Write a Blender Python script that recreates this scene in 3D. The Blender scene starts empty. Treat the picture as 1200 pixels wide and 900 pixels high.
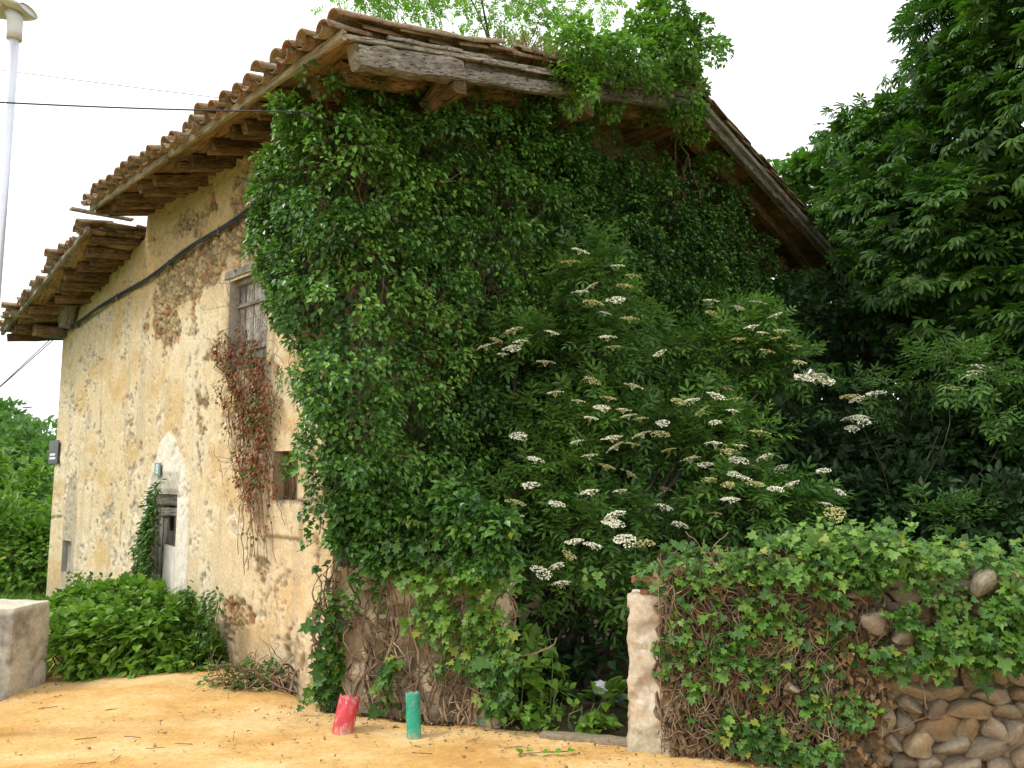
import bpy, math, random
import numpy as np
from mathutils import Vector, Matrix

random.seed(7)
rng = np.random.default_rng(11)
scene = bpy.context.scene
COL = scene.collection

# ------------------------------------------------------------------ camera
CAM_Z, PITCH, FPX = 2.0, math.radians(6.7), 933.0
cam_d = bpy.data.cameras.new("camera"); cam = bpy.data.objects.new("camera", cam_d); COL.objects.link(cam)
cam.location = (0, 0, CAM_Z); cam.rotation_euler = (math.pi / 2 + PITCH, 0, 0)
cam_d.sensor_width = 36.0; cam_d.lens = 36.0 * FPX / 1200.0
cam_d.clip_start = 0.05; cam_d.clip_end = 1500
scene.camera = cam

# ------------------------------------------------------------------ light
SUN_EL, SUN_DIR = math.radians(50), (-0.97, -0.22)          # towards the sun, seen from above
w = bpy.data.worlds.new("World"); scene.world = w; w.use_nodes = True
nt = w.node_tree; nt.nodes.clear()
out = nt.nodes.new("ShaderNodeOutputWorld"); bg = nt.nodes.new("ShaderNodeBackground")
sky = nt.nodes.new("ShaderNodeTexSky"); sky.sky_type = 'NISHITA'; sky.sun_disc = False
sky.sun_elevation = SUN_EL; sky.sun_rotation = math.atan2(SUN_DIR[0], SUN_DIR[1]); sky.dust_density = 4; sky.air_density = 1.2
tc = nt.nodes.new("ShaderNodeTexCoord"); sep = nt.nodes.new("ShaderNodeSeparateXYZ")
nt.links.new(tc.outputs["Generated"], sep.inputs[0])
ramp = nt.nodes.new("ShaderNodeMapRange"); ramp.inputs[1].default_value = 0; ramp.inputs[2].default_value = 1
ramp.inputs[3].default_value = 7.4; ramp.inputs[4].default_value = 11.5
nt.links.new(sep.outputs[2], ramp.inputs[0])
cc = nt.nodes.new("ShaderNodeVectorMath"); cc.operation = 'SCALE'; cc.inputs[0].default_value = (1.0, 1.0, 1.03)
nt.links.new(ramp.outputs[0], cc.inputs[3])
mx = nt.nodes.new("ShaderNodeMixRGB"); mx.inputs[0].default_value = 0.88
nt.links.new(sky.outputs[0], mx.inputs[1]); nt.links.new(cc.outputs[0], mx.inputs[2])
nt.links.new(mx.outputs[0], bg.inputs[0]); bg.inputs[1].default_value = 0.12
nt.links.new(bg.outputs[0], out.inputs[0])
sd = bpy.data.lights.new("sun", 'SUN'); sd.energy = 1.5; sd.angle = math.radians(14); sd.color = (1.0, 0.95, 0.86)
sun = bpy.data.objects.new("sun", sd); COL.objects.link(sun)
sv = Vector((SUN_DIR[0] * math.cos(SUN_EL), SUN_DIR[1] * math.cos(SUN_EL), math.sin(SUN_EL)))
sun.rotation_euler = sv.to_track_quat('Z', 'Y').to_euler(); sun.location = sv * 60
vs = scene.view_settings
vs.view_transform = 'Standard'; vs.look = 'None'; vs.gamma = 1.0; vs.exposure = 0.75
scene.cycles.max_bounces = 6; scene.cycles.diffuse_bounces = 3; scene.cycles.glossy_bounces = 2
scene.cycles.transmission_bounces = 4; scene.cycles.use_fast_gi = False

# ------------------------------------------------------------------ geometry of the place
C0 = np.array([0, 0, CAM_Z])
def ray(x, y):
    vx, vy, vz = x - 600.0, FPX, -(y - 450.0); c, s = math.cos(PITCH), math.sin(PITCH)
    return np.array([vx, vy * c - vz * s, vy * s + vz * c])
def on_plane(x, y, P, n):
    d = ray(x, y); return C0 + d * np.dot(P - C0, n) / np.dot(d, n)
def on_ground(x, y, z=0.0):
    d = ray(x, y); return C0 + d * (z - CAM_Z) / d[2]
def at(x, y, dist):                      # point along the line of sight at world depth y=dist
    d = ray(x, y); return C0 + d * dist / d[1]
A = np.array([-1.60, 7.23, 0.0])                      # near corner of the house
az = math.radians(45.3)
L = np.array([-math.sin(az), math.cos(az), 0]); R = np.array([math.cos(az), math.sin(az), 0]); Z = np.array([0, 0, 1.0])
def F(x, y, d=0.0):                                   # street facade coordinates (s, z)
    P = on_plane(x, y, A - R * d, R) - A; return P @ L, P[2]
def G(x, y, d=0.0):                                   # gable coordinates (t, z)
    P = on_plane(x, y, A - L * d, L) - A; return P @ R, P[2]

# ------------------------------------------------------------------ numpy noise
def _h(ix, iy, iz, seed):
    n = (ix.astype(np.int64) * 374761393 + iy.astype(np.int64) * 668265263 + iz.astype(np.int64) * 2147483647 + seed * 974634777) & 0xffffffff
    n = ((n ^ (n >> 13)) * 1274126177) & 0xffffffff
    n = ((n ^ (n >> 16)) * 2246822519) & 0xffffffff
    return ((n ^ (n >> 15)) & 0xffffff) / float(0xffffff)
def vn(x, y, z=0.0, seed=0):
    x = np.asarray(x, float); y = np.asarray(y, float); z = np.zeros_like(x) + z
    ix, iy, iz = np.floor(x), np.floor(y), np.floor(z); fx, fy, fz = x - ix, y - iy, z - iz
    fx, fy, fz = [f * f * (3 - 2 * f) for f in (fx, fy, fz)]
    r = 0
    for a in (0, 1):
        for b in (0, 1):
            for c in (0, 1):
                r = r + _h(ix + a, iy + b, iz + c, seed) * (fx if a else 1 - fx) * (fy if b else 1 - fy) * (fz if c else 1 - fz)
    return r
def fbm(x, y, z=0.0, o=4, seed=0, g=0.5):
    r, a, t, f = 0, 1.0, 0, 1.0
    for k in range(o):
        r = r + a * vn(np.asarray(x) * f, np.asarray(y) * f, np.asarray(z) * f, seed + k * 17); t += a; a *= g; f *= 2.03
    return r / t                                       # 0..1
def worley(x, y, seed=0):
    x = np.asarray(x, float); y = np.asarray(y, float); ix, iy = np.floor(x), np.floor(y)
    d1 = np.full(x.shape, 9.0); d2 = np.full(x.shape, 9.0); cid = np.zeros(x.shape)
    zz = np.zeros_like(ix)
    for a in (-1, 0, 1):
        for b in (-1, 0, 1):
            cx, cy = ix + a, iy + b
            px = cx + .15 + .7 * _h(cx, cy, zz, seed); py = cy + .15 + .7 * _h(cx, cy, zz, seed + 5)
            d = np.hypot(x - px, y - py); i = _h(cx, cy, zz, seed + 9)
            n = d < d1
            d2 = np.where(n, d1, np.minimum(d2, d)); cid = np.where(n, i, cid); d1 = np.where(n, d, d1)
    return d1, d2, cid
def sst(a, b, x):
    t = np.clip((x - a) / (b - a), 0, 1); return t * t * (3 - 2 * t)
def mixc(a, b, f):
    f = np.asarray(f)[..., None]; return a * (1 - f) + b * f
def nrm(v):
    return v / np.maximum(np.linalg.norm(v, axis=-1, keepdims=True), 1e-9)

# ------------------------------------------------------------------ object helpers
WL = {}                                                # world location of every object made
def tag(o, label=None, cat=None, group=None, kind=None):
    if label: o["label"] = label
    if cat: o["category"] = cat
    if group: o["group"] = group
    if kind: o["kind"] = kind
    return o
def link(o, parent=None, wloc=(0, 0, 0)):
    COL.objects.link(o); wl = np.array(wloc, float); WL[o.name] = wl
    if parent is not None:
        o.parent = parent; o.location = tuple(wl - WL[parent.name])
    else:
        o.location = tuple(wl)
    return o
def thing(name, loc, label, cat, group=None):
    o = bpy.data.objects.new(name, None); o.empty_display_size = .2; link(o, None, loc); return tag(o, label, cat, group)
def mesh(name, V, Fs, mat, smooth=True, cols=None, attrs=None):
    V = np.ascontiguousarray(V, dtype=np.float32)
    if not isinstance(Fs, (list, tuple)): Fs = [Fs]
    Fs = [np.asarray(f, dtype=np.int32) for f in Fs if len(f)]
    me = bpy.data.meshes.new(name)
    nl = sum(f.size for f in Fs); npoly = sum(len(f) for f in Fs)
    me.vertices.add(len(V)); me.vertices.foreach_set("co", V.ravel())
    me.loops.add(nl); me.loops.foreach_set("vertex_index", np.concatenate([f.ravel() for f in Fs]))
    tot = np.concatenate([np.full(len(f), f.shape[1], np.int32) for f in Fs])
    st = np.concatenate([[0], np.cumsum(tot)[:-1]]).astype(np.int32)
    me.polygons.add(npoly); me.polygons.foreach_set("loop_start", st)
    try: me.polygons.foreach_set("loop_total", tot)
    except Exception: pass
    me.polygons.foreach_set("use_smooth", np.full(npoly, bool(smooth)))
    if cols is not None:
        ca = me.attributes.new("tint", 'FLOAT_COLOR', 'POINT')
        c4 = np.ones((len(V), 4), np.float32); c4[:, :3] = cols; ca.data.foreach_set("color", c4.ravel())
    for k, v in (attrs or {}).items():
        a = me.attributes.new(k, 'FLOAT', 'POINT'); a.data.foreach_set("value", np.asarray(v, np.float32).ravel())
    me.update(); me.validate()
    if mat is not None: me.materials.append(mat)
    return me
def obj(name, V, Fs, mat, parent=None, origin=None, smooth=True, cols=None, attrs=None):
    o0 = np.array(origin if origin is not None else (WL[parent.name] if parent is not None else (0, 0, 0)), float)
    if id(V) in GR: attrs = dict(attrs or {}); attrs['grain_along'] = GR[id(V)][1]; attrs['grain_across'] = GR[id(V)][2]
    me = mesh(name, np.asarray(V) - o0, Fs, mat, smooth, cols, attrs)
    return link(bpy.data.objects.new(name, me), parent, o0)
def inst(name, me, M, parent):                         # object sharing a mesh, world matrix M (4x4 Matrix)
    o = bpy.data.objects.new(name, me); COL.objects.link(o); o.parent = parent
    t = M.to_translation(); WL[o.name] = np.array(t)
    Ml = Matrix.Translation(-Vector(WL[parent.name])) @ M
    o.matrix_local = Ml
    return o
def basis(x, y, z, p):
    return Matrix(((x[0], y[0], z[0], p[0]), (x[1], y[1], z[1], p[1]), (x[2], y[2], z[2], p[2]), (0, 0, 0, 1)))
GR = {}
class Bag:
    def __init__(s): s.V = []; s.F = {}; s.n = 0; s.T = []
    def add(s, V, Fs, tone=None):
        V = np.asarray(V, float)
        for f in (Fs if isinstance(Fs, list) else [Fs]):
            f = np.asarray(f)
            if len(f): s.F.setdefault(f.shape[1], []).append(f + s.n)
        s.V.append(V); s.n += len(V); s.T.append(np.full(len(V), random.random()) if tone is None else np.zeros(len(V)) + tone); return s
    def build(s, name, mat, parent=None, origin=None, smooth=True):
        if not s.V: return None
        return obj(name, np.concatenate(s.V), [np.concatenate(v) for v in s.F.values()], mat, parent, origin, smooth, attrs={"tone": np.concatenate(s.T)})
def boxg(p, ex, ey, ez, hx, hy, hz):                   # box by centre, axes, half sizes
    V = []
    for a in (-1, 1):
        for b in (-1, 1):
            for c in (-1, 1): V.append(p + ex * hx * a + ey * hy * b + ez * hz * c)
    return np.array(V), np.array([[0, 1, 3, 2], [4, 6, 7, 5], [0, 4, 5, 1], [2, 3, 7, 6], [0, 2, 6, 4], [1, 5, 7, 3]])
def grid_faces(nu, nv, keep=None):
    i = np.arange(nu - 1)[:, None] * nv + np.arange(nv - 1)[None, :]
    f = np.stack([i, i + nv, i + nv + 1, i + 1], -1).reshape(-1, 4)
    return f if keep is None else f[keep.reshape(-1)]
def tube(P, rad, n=6, squash=1.0):
    P = np.asarray(P, float); m = len(P); rad = np.broadcast_to(np.asarray(rad, float), (m,))
    T = nrm(np.gradient(P, axis=0)); up = np.array([.3, .2, 1.0]); up = np.where(np.abs(T @ nrm(up))[:, None] > .93, np.array([1.0, .1, 0]), up)
    X = nrm(np.cross(T, up)); Y = np.cross(T, X)
    a = np.linspace(0, 2 * math.pi, n, endpoint=False)
    V = P[:, None, :] + (np.cos(a)[None, :, None] * X[:, None, :] + squash * np.sin(a)[None, :, None] * Y[:, None, :]) * rad[:, None, None]
    i = np.arange(m - 1)[:, None] * n; j = np.arange(n)[None, :]; k = (j + 1) % n
    Fq = np.stack([i + j, i + k, i + k + n, i + j + n], -1).reshape(-1, 4)
    V = V.reshape(-1, 3); V = np.vstack([V, P[0], P[-1]]); e = m * n
    j = np.arange(n); k = (j + 1) % n
    Ft = np.vstack([np.stack([k, j, np.full(n, e)], -1), np.stack([(m - 1) * n + j, (m - 1) * n + k, np.full(n, e + 1)], -1)])
    return V, [Fq, Ft]
def beam(p0, p1, w, h, up=Z, jit=.08, n=7, bow=0.0):   # a hewn timber: chamfered section, wandering rings, end grain caps
    p0, p1 = np.array(p0, float), np.array(p1, float); T = nrm(p1 - p0); X = nrm(np.cross(T, up)); Y = np.cross(X, T)
    c = .28; sec = np.array([[-1, -1 + c], [-1, 1 - c], [-1 + c, 1], [1 - c, 1], [1, 1 - c], [1, -1 + c], [1 - c, -1], [-1 + c, -1]]) * .5
    sec = sec * (1 + rng.normal(0, jit, (8, 1)))
    V = []
    ox, oy = 0, 0
    for i in range(n):
        f = i / (n - 1); ox += rng.normal(0, jit * .25); oy += rng.normal(0, jit * .25)
        s = sec * (1 + rng.normal(0, jit, (8, 2)) * .7) * (1 + rng.normal(0, jit * .5))
        c0 = p0 + (p1 - p0) * f + X * w * ox + Y * (h * oy - bow * math.sin(f * math.pi))
        V.append(c0 + s[:, :1] * w * X + s[:, 1:] * h * Y)
    V = np.concatenate(V); i = np.arange(n - 1)[:, None] * 8; j = np.arange(8)[None, :]; k = (j + 1) % 8
    Fq = np.stack([i + j, i + j + 8, i + k + 8, i + k], -1).reshape(-1, 4)
    per = np.concatenate([[0], np.cumsum(np.linalg.norm(np.diff(sec * [w, h], axis=0), axis=1))]); o_ = rng.uniform(0, 50)
    GR[id(V)] = (V, np.repeat(np.linspace(0, np.linalg.norm(p1 - p0), n), 8) + o_, np.tile(per, n) + o_)
    Fe = np.array([[0, 1, 2, 3, 4, 5, 6, 7], [(n - 1) * 8 + q for q in range(7, -1, -1)]])
    return V, [Fq, Fe]
def roughbox(P, ex, ey, ez, hx, hy, hz, res=.05, amp=.02, rnd=.05, freq=4, seed=0, fn=None):
    Vs, Fq, n = [], [], 0
    h = np.array([hx, hy, hz])
    for ax in range(3):
        for sgn in (-1, 1):
            u, v = (ax + 1) % 3, (ax + 2) % 3
            nu, nv = max(2, int(2 * h[u] / res) + 1), max(2, int(2 * h[v] / res) + 1)
            U, W_ = np.meshgrid(np.linspace(-h[u], h[u], nu), np.linspace(-h[v], h[v], nv), indexing='ij')
            q = np.zeros((nu, nv, 3)); q[..., u] = U; q[..., v] = W_; q[..., ax] = sgn * h[ax]
            q = q.reshape(-1, 3); c = np.clip(q, -(h - rnd), h - rnd); d = q - c
            nn = nrm(d + np.sign(q) * 1e-6); q = c + nn * rnd
            wp = P + q[:, :1] * ex + q[:, 1:2] * ey + q[:, 2:] * ez
            dn = (fbm(wp[:, 0] * freq, wp[:, 1] * freq, wp[:, 2] * freq, 4, seed) - .5) * 2 * amp
            if fn is not None: dn = dn + fn(wp)
            N = nn[:, :1] * ex + nn[:, 1:2] * ey + nn[:, 2:] * ez
            Vs.append(wp + N * dn[:, None]); f = grid_faces(nu, nv)
            Fq.append((f if sgn > 0 else f[:, ::-1]) + n); n += len(q)
    return np.concatenate(Vs), np.concatenate(Fq)

# ------------------------------------------------------------------ materials
class N:
    def __init__(s, name, rough=.8, spec=.3):
        s.m = bpy.data.materials.new(name); s.m.use_nodes = True; s.t = s.m.node_tree; s.t.nodes.clear()
        s.o = s.t.nodes.new("ShaderNodeOutputMaterial"); s.b = s.t.nodes.new("ShaderNodeBsdfPrincipled")
        s.b.inputs["Roughness"].default_value = rough; s.b.inputs["Specular IOR Level"].default_value = spec
        s.t.links.new(s.b.outputs[0], s.o.inputs[0]); s.c = s.t.nodes.new("ShaderNodeTexCoord")
    def n(s, k, **kw):
        x = s.t.nodes.new("ShaderNode" + k)
        for a, v in kw.items():
            if a.startswith("i_"): x.inputs[a[2:].replace("_", " ")].default_value = v
            else: setattr(x, a, v)
        return x
    def l(s, a, b): s.t.links.new(a, b)
    def noise(s, scale, detail=5, rough=.6, vec=None, stretch=None):
        x = s.n("TexNoise"); x.inputs["Scale"].default_value = scale; x.inputs["Detail"].default_value = detail; x.inputs["Roughness"].default_value = rough
        src = vec or s.c.outputs["Object"]
        if stretch:
            mp = s.n("Mapping"); mp.inputs["Scale"].default_value = stretch; s.l(src, mp.inputs[0]); src = mp.outputs[0]
        s.l(src, x.inputs["Vector"]); return x.outputs["Fac"]
    def ramp(s, fac, stops):
        r = s.n("ValToRGB"); e = r.color_ramp.elements
        while len(e) < len(stops): e.new(.5)
        for el, (p, c) in zip(e, stops): el.position = p; el.color = (c[0], c[1], c[2], 1) if hasattr(c, '__len__') else (c, c, c, 1)
        s.l(fac, r.inputs[0]); return r.outputs[0]
    def mix(s, a, b, f, mode='MIX'):
        x = s.n("MixRGB", blend_type=mode)
        for i, v in ((0, f), (1, a), (2, b)):
            if isinstance(v, (float, int)): x.inputs[i].default_value = v if i == 0 else (v, v, v, 1)
            elif isinstance(v, tuple): x.inputs[i].default_value = (*v, 1)
            else: s.l(v, x.inputs[i])
        return x.outputs[0]
    def col(s, c):
        if isinstance(c, tuple): s.b.inputs["Base Color"].default_value = (*c, 1)
        else: s.l(c, s.b.inputs["Base Color"])
    def bump(s, h, st=.5, dist=.01):
        b = s.n("Bump"); b.inputs["Strength"].default_value = st; b.inputs["Distance"].default_value = dist
        s.l(h, b.inputs["Height"]); s.l(b.outputs[0], s.b.inputs["Normal"])
    def attr(s, a, out="Fac"):
        x = s.n("Attribute"); x.attribute_name = a; return x.outputs[out]
def tinted(name, rough=.9, fine=38, bump=.6, dist=.008, var=(.72, 1.22)):    # vertex-tinted masonry with grain
    m = N(name, rough, .2); n1 = m.noise(fine, 6, .7); n2 = m.noise(fine * .22, 5, .65)
    g = m.ramp(n1, [(.3, var[0]), (.7, var[1])]); g2 = m.ramp(n2, [(.3, .86), (.7, 1.12)])
    m.col(m.mix(m.mix(m.attr("tint", "Color"), g, 1.0, 'MULTIPLY'), g2, 1.0, 'MULTIPLY'))
    m.bump(m.mix(n1, n2, .45), bump, dist); return m.m
def wood(name, a, b, c, rough=.85):
    m = N(name, rough, .2)
    cx = m.n("CombineXYZ"); ml = m.n("Math", operation='MULTIPLY'); m.l(m.attr("grain_along"), ml.inputs[0]); ml.inputs[1].default_value = .12
    m.l(ml.outputs[0], cx.inputs[0]); m.l(m.attr("grain_across"), cx.inputs[1])
    ad = m.n("VectorMath", operation='MULTIPLY_ADD'); m.l(m.c.outputs["Object"], ad.inputs[0]); ad.inputs[1].default_value = (.10, .10, .10); m.l(cx.outputs[0], ad.inputs[2])
    n1 = m.noise(34, 6, .7, vec=ad.outputs[0]); nc = m.noise(75, 3, .6, vec=ad.outputs[0]); n2 = m.noise(60, 5, .7); n3 = m.noise(3.0, 4, .6)
    col = m.ramp(n1, [(.32, a), (.5, b), (.68, c)])
    oi = m.n("ObjectInfo"); v = m.ramp(oi.outputs["Random"], [(0, .62), (1, 1.3)])
    crack = m.ramp(nc, [(.36, .22), (.42, 1.0)])
    col = m.mix(m.mix(col, m.ramp(n2, [(.3, .75), (.7, 1.15)]), 1.0, 'MULTIPLY'), v, 1.0, 'MULTIPLY')
    col = m.mix(m.mix(col, m.ramp(n3, [(.35, .7), (.65, 1.1)]), 1.0, 'MULTIPLY'), crack, 1.0, 'MULTIPLY')
    m.col(col); m.bump(m.mix(n1, crack, .6), .9, .02); return m.m
def leafmat(name, dark, mid, light, odd=None, oddp=.03, rough=.45, trans=.3, tcol=None, spec=.4):
    m = N(name, rough, spec); g = m.n("NewGeometry"); t = m.attr("tone")
    f = m.n("Math", operation='MULTIPLY_ADD'); m.l(g.outputs["Random Per Island"], f.inputs[0]); f.inputs[1].default_value = .35
    t2 = m.n("Math", operation='MULTIPLY'); m.l(t, t2.inputs[0]); t2.inputs[1].default_value = .65; m.l(t2.outputs[0], f.inputs[2])
    col = m.ramp(f.outputs[0], [(.08, dark), (.5, mid), (.92, light)])
    if odd:
        w_ = m.n("TexWhiteNoise", noise_dimensions='1D'); m.l(g.outputs["Random Per Island"], w_.inputs["W"])
        lt = m.n("Math", operation='LESS_THAN'); m.l(w_.outputs["Value"], lt.inputs[0]); lt.inputs[1].default_value = oddp
        col = m.mix(col, odd, lt.outputs[0])
    back = m.n("MixRGB"); m.l(g.outputs["Backfacing"], back.inputs[0]); m.l(col, back.inputs[1])
    m.l(m.mix(col, (.16, .22, .12), .35), back.inputs[2]); col2 = back.outputs[0]
    m.col(col2)
    tr = m.n("BsdfTranslucent"); m.l(m.mix(col, tcol or (1.0, 1.35, .45), 1.0, 'MULTIPLY'), tr.inputs[0])
    ms = m.n("MixShader"); ms.inputs[0].default_value = trans; m.l(m.b.outputs[0], ms.inputs[1]); m.l(tr.outputs[0], ms.inputs[2])
    m.l(ms.outputs[0], m.o.inputs[0]); return m.m
def plain(name, c, rough=.6, spec=.4, metal=0, var=.25, sc=14, bump=.2):
    m = N(name, rough, spec); n = m.noise(sc, 5, .65)
    m.col(m.mix(c, m.ramp(n, [(.3, 1 - var), (.7, 1 + var)]), 1.0, 'MULTIPLY')); m.b.inputs["Metallic"].default_value = metal
    m.bump(n, bump, .004); return m.m

M = {}
M['plaster'] = tinted("plaster_masonry")
M['rough'] = tinted("rough_stonework", fine=26, bump=.9, dist=.014)
M['concrete'] = tinted("old_concrete", fine=30, bump=.8, dist=.008)
M['wood_brown'] = wood("brown_timber", (.10, .062, .03), (.21, .13, .065), (.36, .25, .14))
M['wood_grey'] = wood("weathered_timber", (.13, .115, .095), (.30, .26, .21), (.46, .41, .34))
M['wood_soffit'] = wood("soffit_board", (.17, .10, .045), (.30, .185, .08), (.40, .26, .13))
M['wood_fascia'] = wood("fascia_timber", (.26, .2, .12), (.42, .34, .22), (.5, .42, .3))
M['wood_shutter'] = wood("shutter_timber", (.20, .175, .145), (.34, .31, .27), (.48, .45, .40))
M['white_panel'] = plain("whitewashed_panel", (.74, .70, .62), .8, .2, var=.12, sc=7)
def tilemat():
    m = N("clay_tile", .85, .2); oi = m.n("ObjectInfo"); g = m.n("NewGeometry")
    r_ = m.n("Math", operation='ADD'); m.l(oi.outputs["Random"], r_.inputs[0]); m.l(g.outputs["Random Per Island"], r_.inputs[1])
    fr = m.n("Math", operation='FRACT'); m.l(r_.outputs[0], fr.inputs[0])
    base = m.ramp(fr.outputs[0], [(0, (.20, .07, .035)), (.35, (.34, .15, .065)), (.7, (.29, .19, .10)), (1, (.38, .23, .13))])
    n = m.noise(9, 6, .7); n2 = m.noise(28, 6, .75)
    c = m.mix(base, (.30, .27, .20), m.ramp(n, [(.40, 0.0), (.56, .85)]))
    c = m.mix(c, (.06, .05, .035), m.ramp(n2, [(.48, 0.0), (.64, .8)]))
    m.col(c); m.bump(n2, .8, .01); return m.m
M['tile'] = tilemat()
M['cable'] = plain("black_cable", (.03, .03, .035), .6)
M['dark'] = plain("painted_dark", (.012, .011, .01), .95, .05)  # near-black colour that stands in for unlit rooms
M['slate'] = plain("sign_enamel", (.05, .055, .07), .4, .5, var=.1)
M['letter'] = plain("white_lettering", (.8, .8, .8), .6, var=.02)
M['green_plate'] = plain("number_enamel", (.16, .26, .22), .5, .4, var=.15)
M['steel'] = plain("galvanised_pole", (.62, .64, .70), .38, .5, metal=.35, var=.08, sc=5)
M['lamp_shell'] = plain("lamp_housing", (.55, .56, .54), .5, .4, var=.06)
M['lamp_glass'] = plain("lamp_diffuser", (.42, .38, .28), .3, .5, var=.06)
def painted(name, c, under):
    m = N(name, .5, .4); n = m.noise(22, 6, .75, stretch=(1, 1, .35)); n2 = m.noise(5, 4)
    c2 = m.mix(c, m.ramp(n2, [(.3, .72), (.7, 1.2)]), 1.0, 'MULTIPLY')
    c3 = m.mix(c2, under, m.ramp(n, [(.54, 0.0), (.60, .8)])); sp_ = m.n("SeparateXYZ"); m.l(m.c.outputs["Object"], sp_.inputs[0]); n4 = m.noise(30, 5, .7)
    ad = m.n("Math", operation='MULTIPLY_ADD'); m.l(n4, ad.inputs[0]); ad.inputs[1].default_value = .35; m.l(sp_.outputs[2], ad.inputs[2])
    c3 = m.mix(c3, (.45, .30, .14), m.ramp(ad.outputs[0], [(.17, .8), (.30, 0.0)])); c3 = m.mix(c3, (.55, .50, .42), m.ramp(m.noise(9, 6, .8), [(.5, 0.0), (.75, .45)]))
    m.col(c3); m.bump(m.mix(n, n4, .5), .5, .004); return m.m
M['red'] = painted("chipped_red_paint", (.50, .035, .045), (.5, .36, .33))
M['green'] = painted("chipped_green_paint", (.01, .27, .16), (.22, .33, .28))
M['brick'] = plain("orange_brick", (.28, .13, .08), .95, .1, var=.55, sc=25, bump=.6)
M['stone_col'] = None
def stonemat():
    m = N("field_stone", .92, .15); oi = m.n("ObjectInfo")
    b = m.ramp(oi.outputs["Random"], [(0, (.34, .235, .13)), (.25, (.52, .40, .25)), (.5, (.36, .31, .235)), (.75, (.60, .51, .37)), (1, (.29, .225, .155))])
    n = m.noise(1.6, 7, .75); n2 = m.noise(6, 6, .8)
    c = m.mix(b, m.ramp(n, [(.3, .7), (.7, 1.55)]), 1.0, 'MULTIPLY'); c = m.mix(c, (.34, .33, .27), m.ramp(n2, [(.53, 0.0), (.66, .7)]))
    m.col(c); m.bump(m.mix(n, n2, .5), 1.0, .09); return m.m
M['stone'] = stonemat()
M['stem'] = wood("vine_bark", (.13, .085, .05), (.25, .175, .11), (.40, .31, .22))
M['bark'] = wood("tree_bark", (.05, .04, .03), (.10, .08, .06), (.17, .14, .11))
M['greenstem'] = plain("green_stem", (.09, .13, .04), .7)
M['ivy'] = leafmat("ivy_leaf", (.014, .050, .011), (.066, .172, .026), (.20, .38, .05), odd=(.22, .26, .03), oddp=.008, rough=.33, trans=.2)
M['ivy_young'] = leafmat("young_ivy_leaf", (.03, .085, .015), (.075, .18, .025), (.17, .30, .04), odd=(.24, .28, .04), oddp=.04, rough=.45, trans=.3)
M['ivy_roof'] = leafmat("yellow_green_ivy_leaf", (.06, .14, .016), (.13, .27, .03), (.22, .38, .04), rough=.42, trans=.35)  # brighter, yellower leaf colour than the gable ivy
M['elder'] = leafmat("elder_leaf", (.025, .08, .014), (.078, .185, .026), (.18, .33, .045), rough=.5, trans=.3)
M['chestnut'] = leafmat("chestnut_leaf", (.014, .045, .009), (.04, .11, .013), (.10, .20, .02), rough=.5, trans=.35)
M['maple'] = leafmat("light_tree_leaf", (.03, .09, .012), (.065, .16, .02), (.11, .23, .03), rough=.5, trans=.35)
M['shade'] = leafmat("shade_dark_leaf", (.008, .028, .006), (.018, .055, .010), (.035, .09, .015), rough=.55, trans=.2)  # leaf colour darkened to stand in for shade under the canopy
M['robinia'] = leafmat("robinia_leaf", (.16, .26, .06), (.24, .38, .08), (.34, .5, .13), rough=.5, trans=.45)
M['weed'] = leafmat("weed_leaf", (.06, .13, .015), (.13, .26, .024), (.22, .39, .038), odd=(.3, .32, .05), oddp=.02, rough=.5, trans=.3)
M['far'] = leafmat("far_tree_leaf", (.05, .12, .03), (.09, .19, .045), (.15, .28, .06), rough=.6, trans=.3)
M['dead'] = leafmat("dead_creeper_leaf", (.13, .042, .020), (.24, .085, .036), (.34, .17, .09), odd=(.22, .2, .08), oddp=.06, rough=.8, trans=.15, tcol=(1, .8, .5), spec=.15)
M['litter'] = leafmat("dry_litter", (.10, .06, .03), (.2, .13, .06), (.34, .23, .12), rough=.9, trans=.1, tcol=(1, .9, .6), spec=.1)
M['flower_w'] = plain("elder_blossom", (.80, .78, .57), .8, .1, var=.1, sc=60)
M['flower_y'] = plain("fading_blossom", (.50, .46, .19), .8, .1, var=.2, sc=60)
M['plastic'] = plain("crumpled_plastic", (.62, .65, .68), .35, .5, var=.12)
M['plastic_b'] = plain("blue_grey_plastic", (.13, .17, .22), .4, .5, var=.2)

def groundmat(name, a, b, c, dots=True, bst=.6):
    m = N(name, .95, .1); n1 = m.noise(.8, 8, .7, stretch=(1, 1.8, 1)); n2 = m.noise(24, 6, .75); n3 = m.noise(110, 4, .7)
    col = m.ramp(n1, [(.38, a), (.50, b), (.62, c)])
    col = m.mix(col, m.ramp(n2, [(.3, .78), (.7, 1.15)]), 1.0, 'MULTIPLY'); col = m.mix(col, m.ramp(n3, [(.35, .75), (.65, 1.18)]), 1.0, 'MULTIPLY')
    m.col(col); m.bump(m.mix(n2, n3, .5), bst, .012); return m.m
M['sand'] = groundmat("ochre_sand", (.50, .285, .09), (.60, .385, .15), (.69, .49, .24))
M['earth'] = groundmat("leaf_mould", (.05, .035, .022), (.10, .07, .042), (.07, .075, .03))
M['grassy'] = groundmat("rough_grass_ground", (.05, .10, .02), (.08, .15, .03), (.11, .16, .045))

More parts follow.
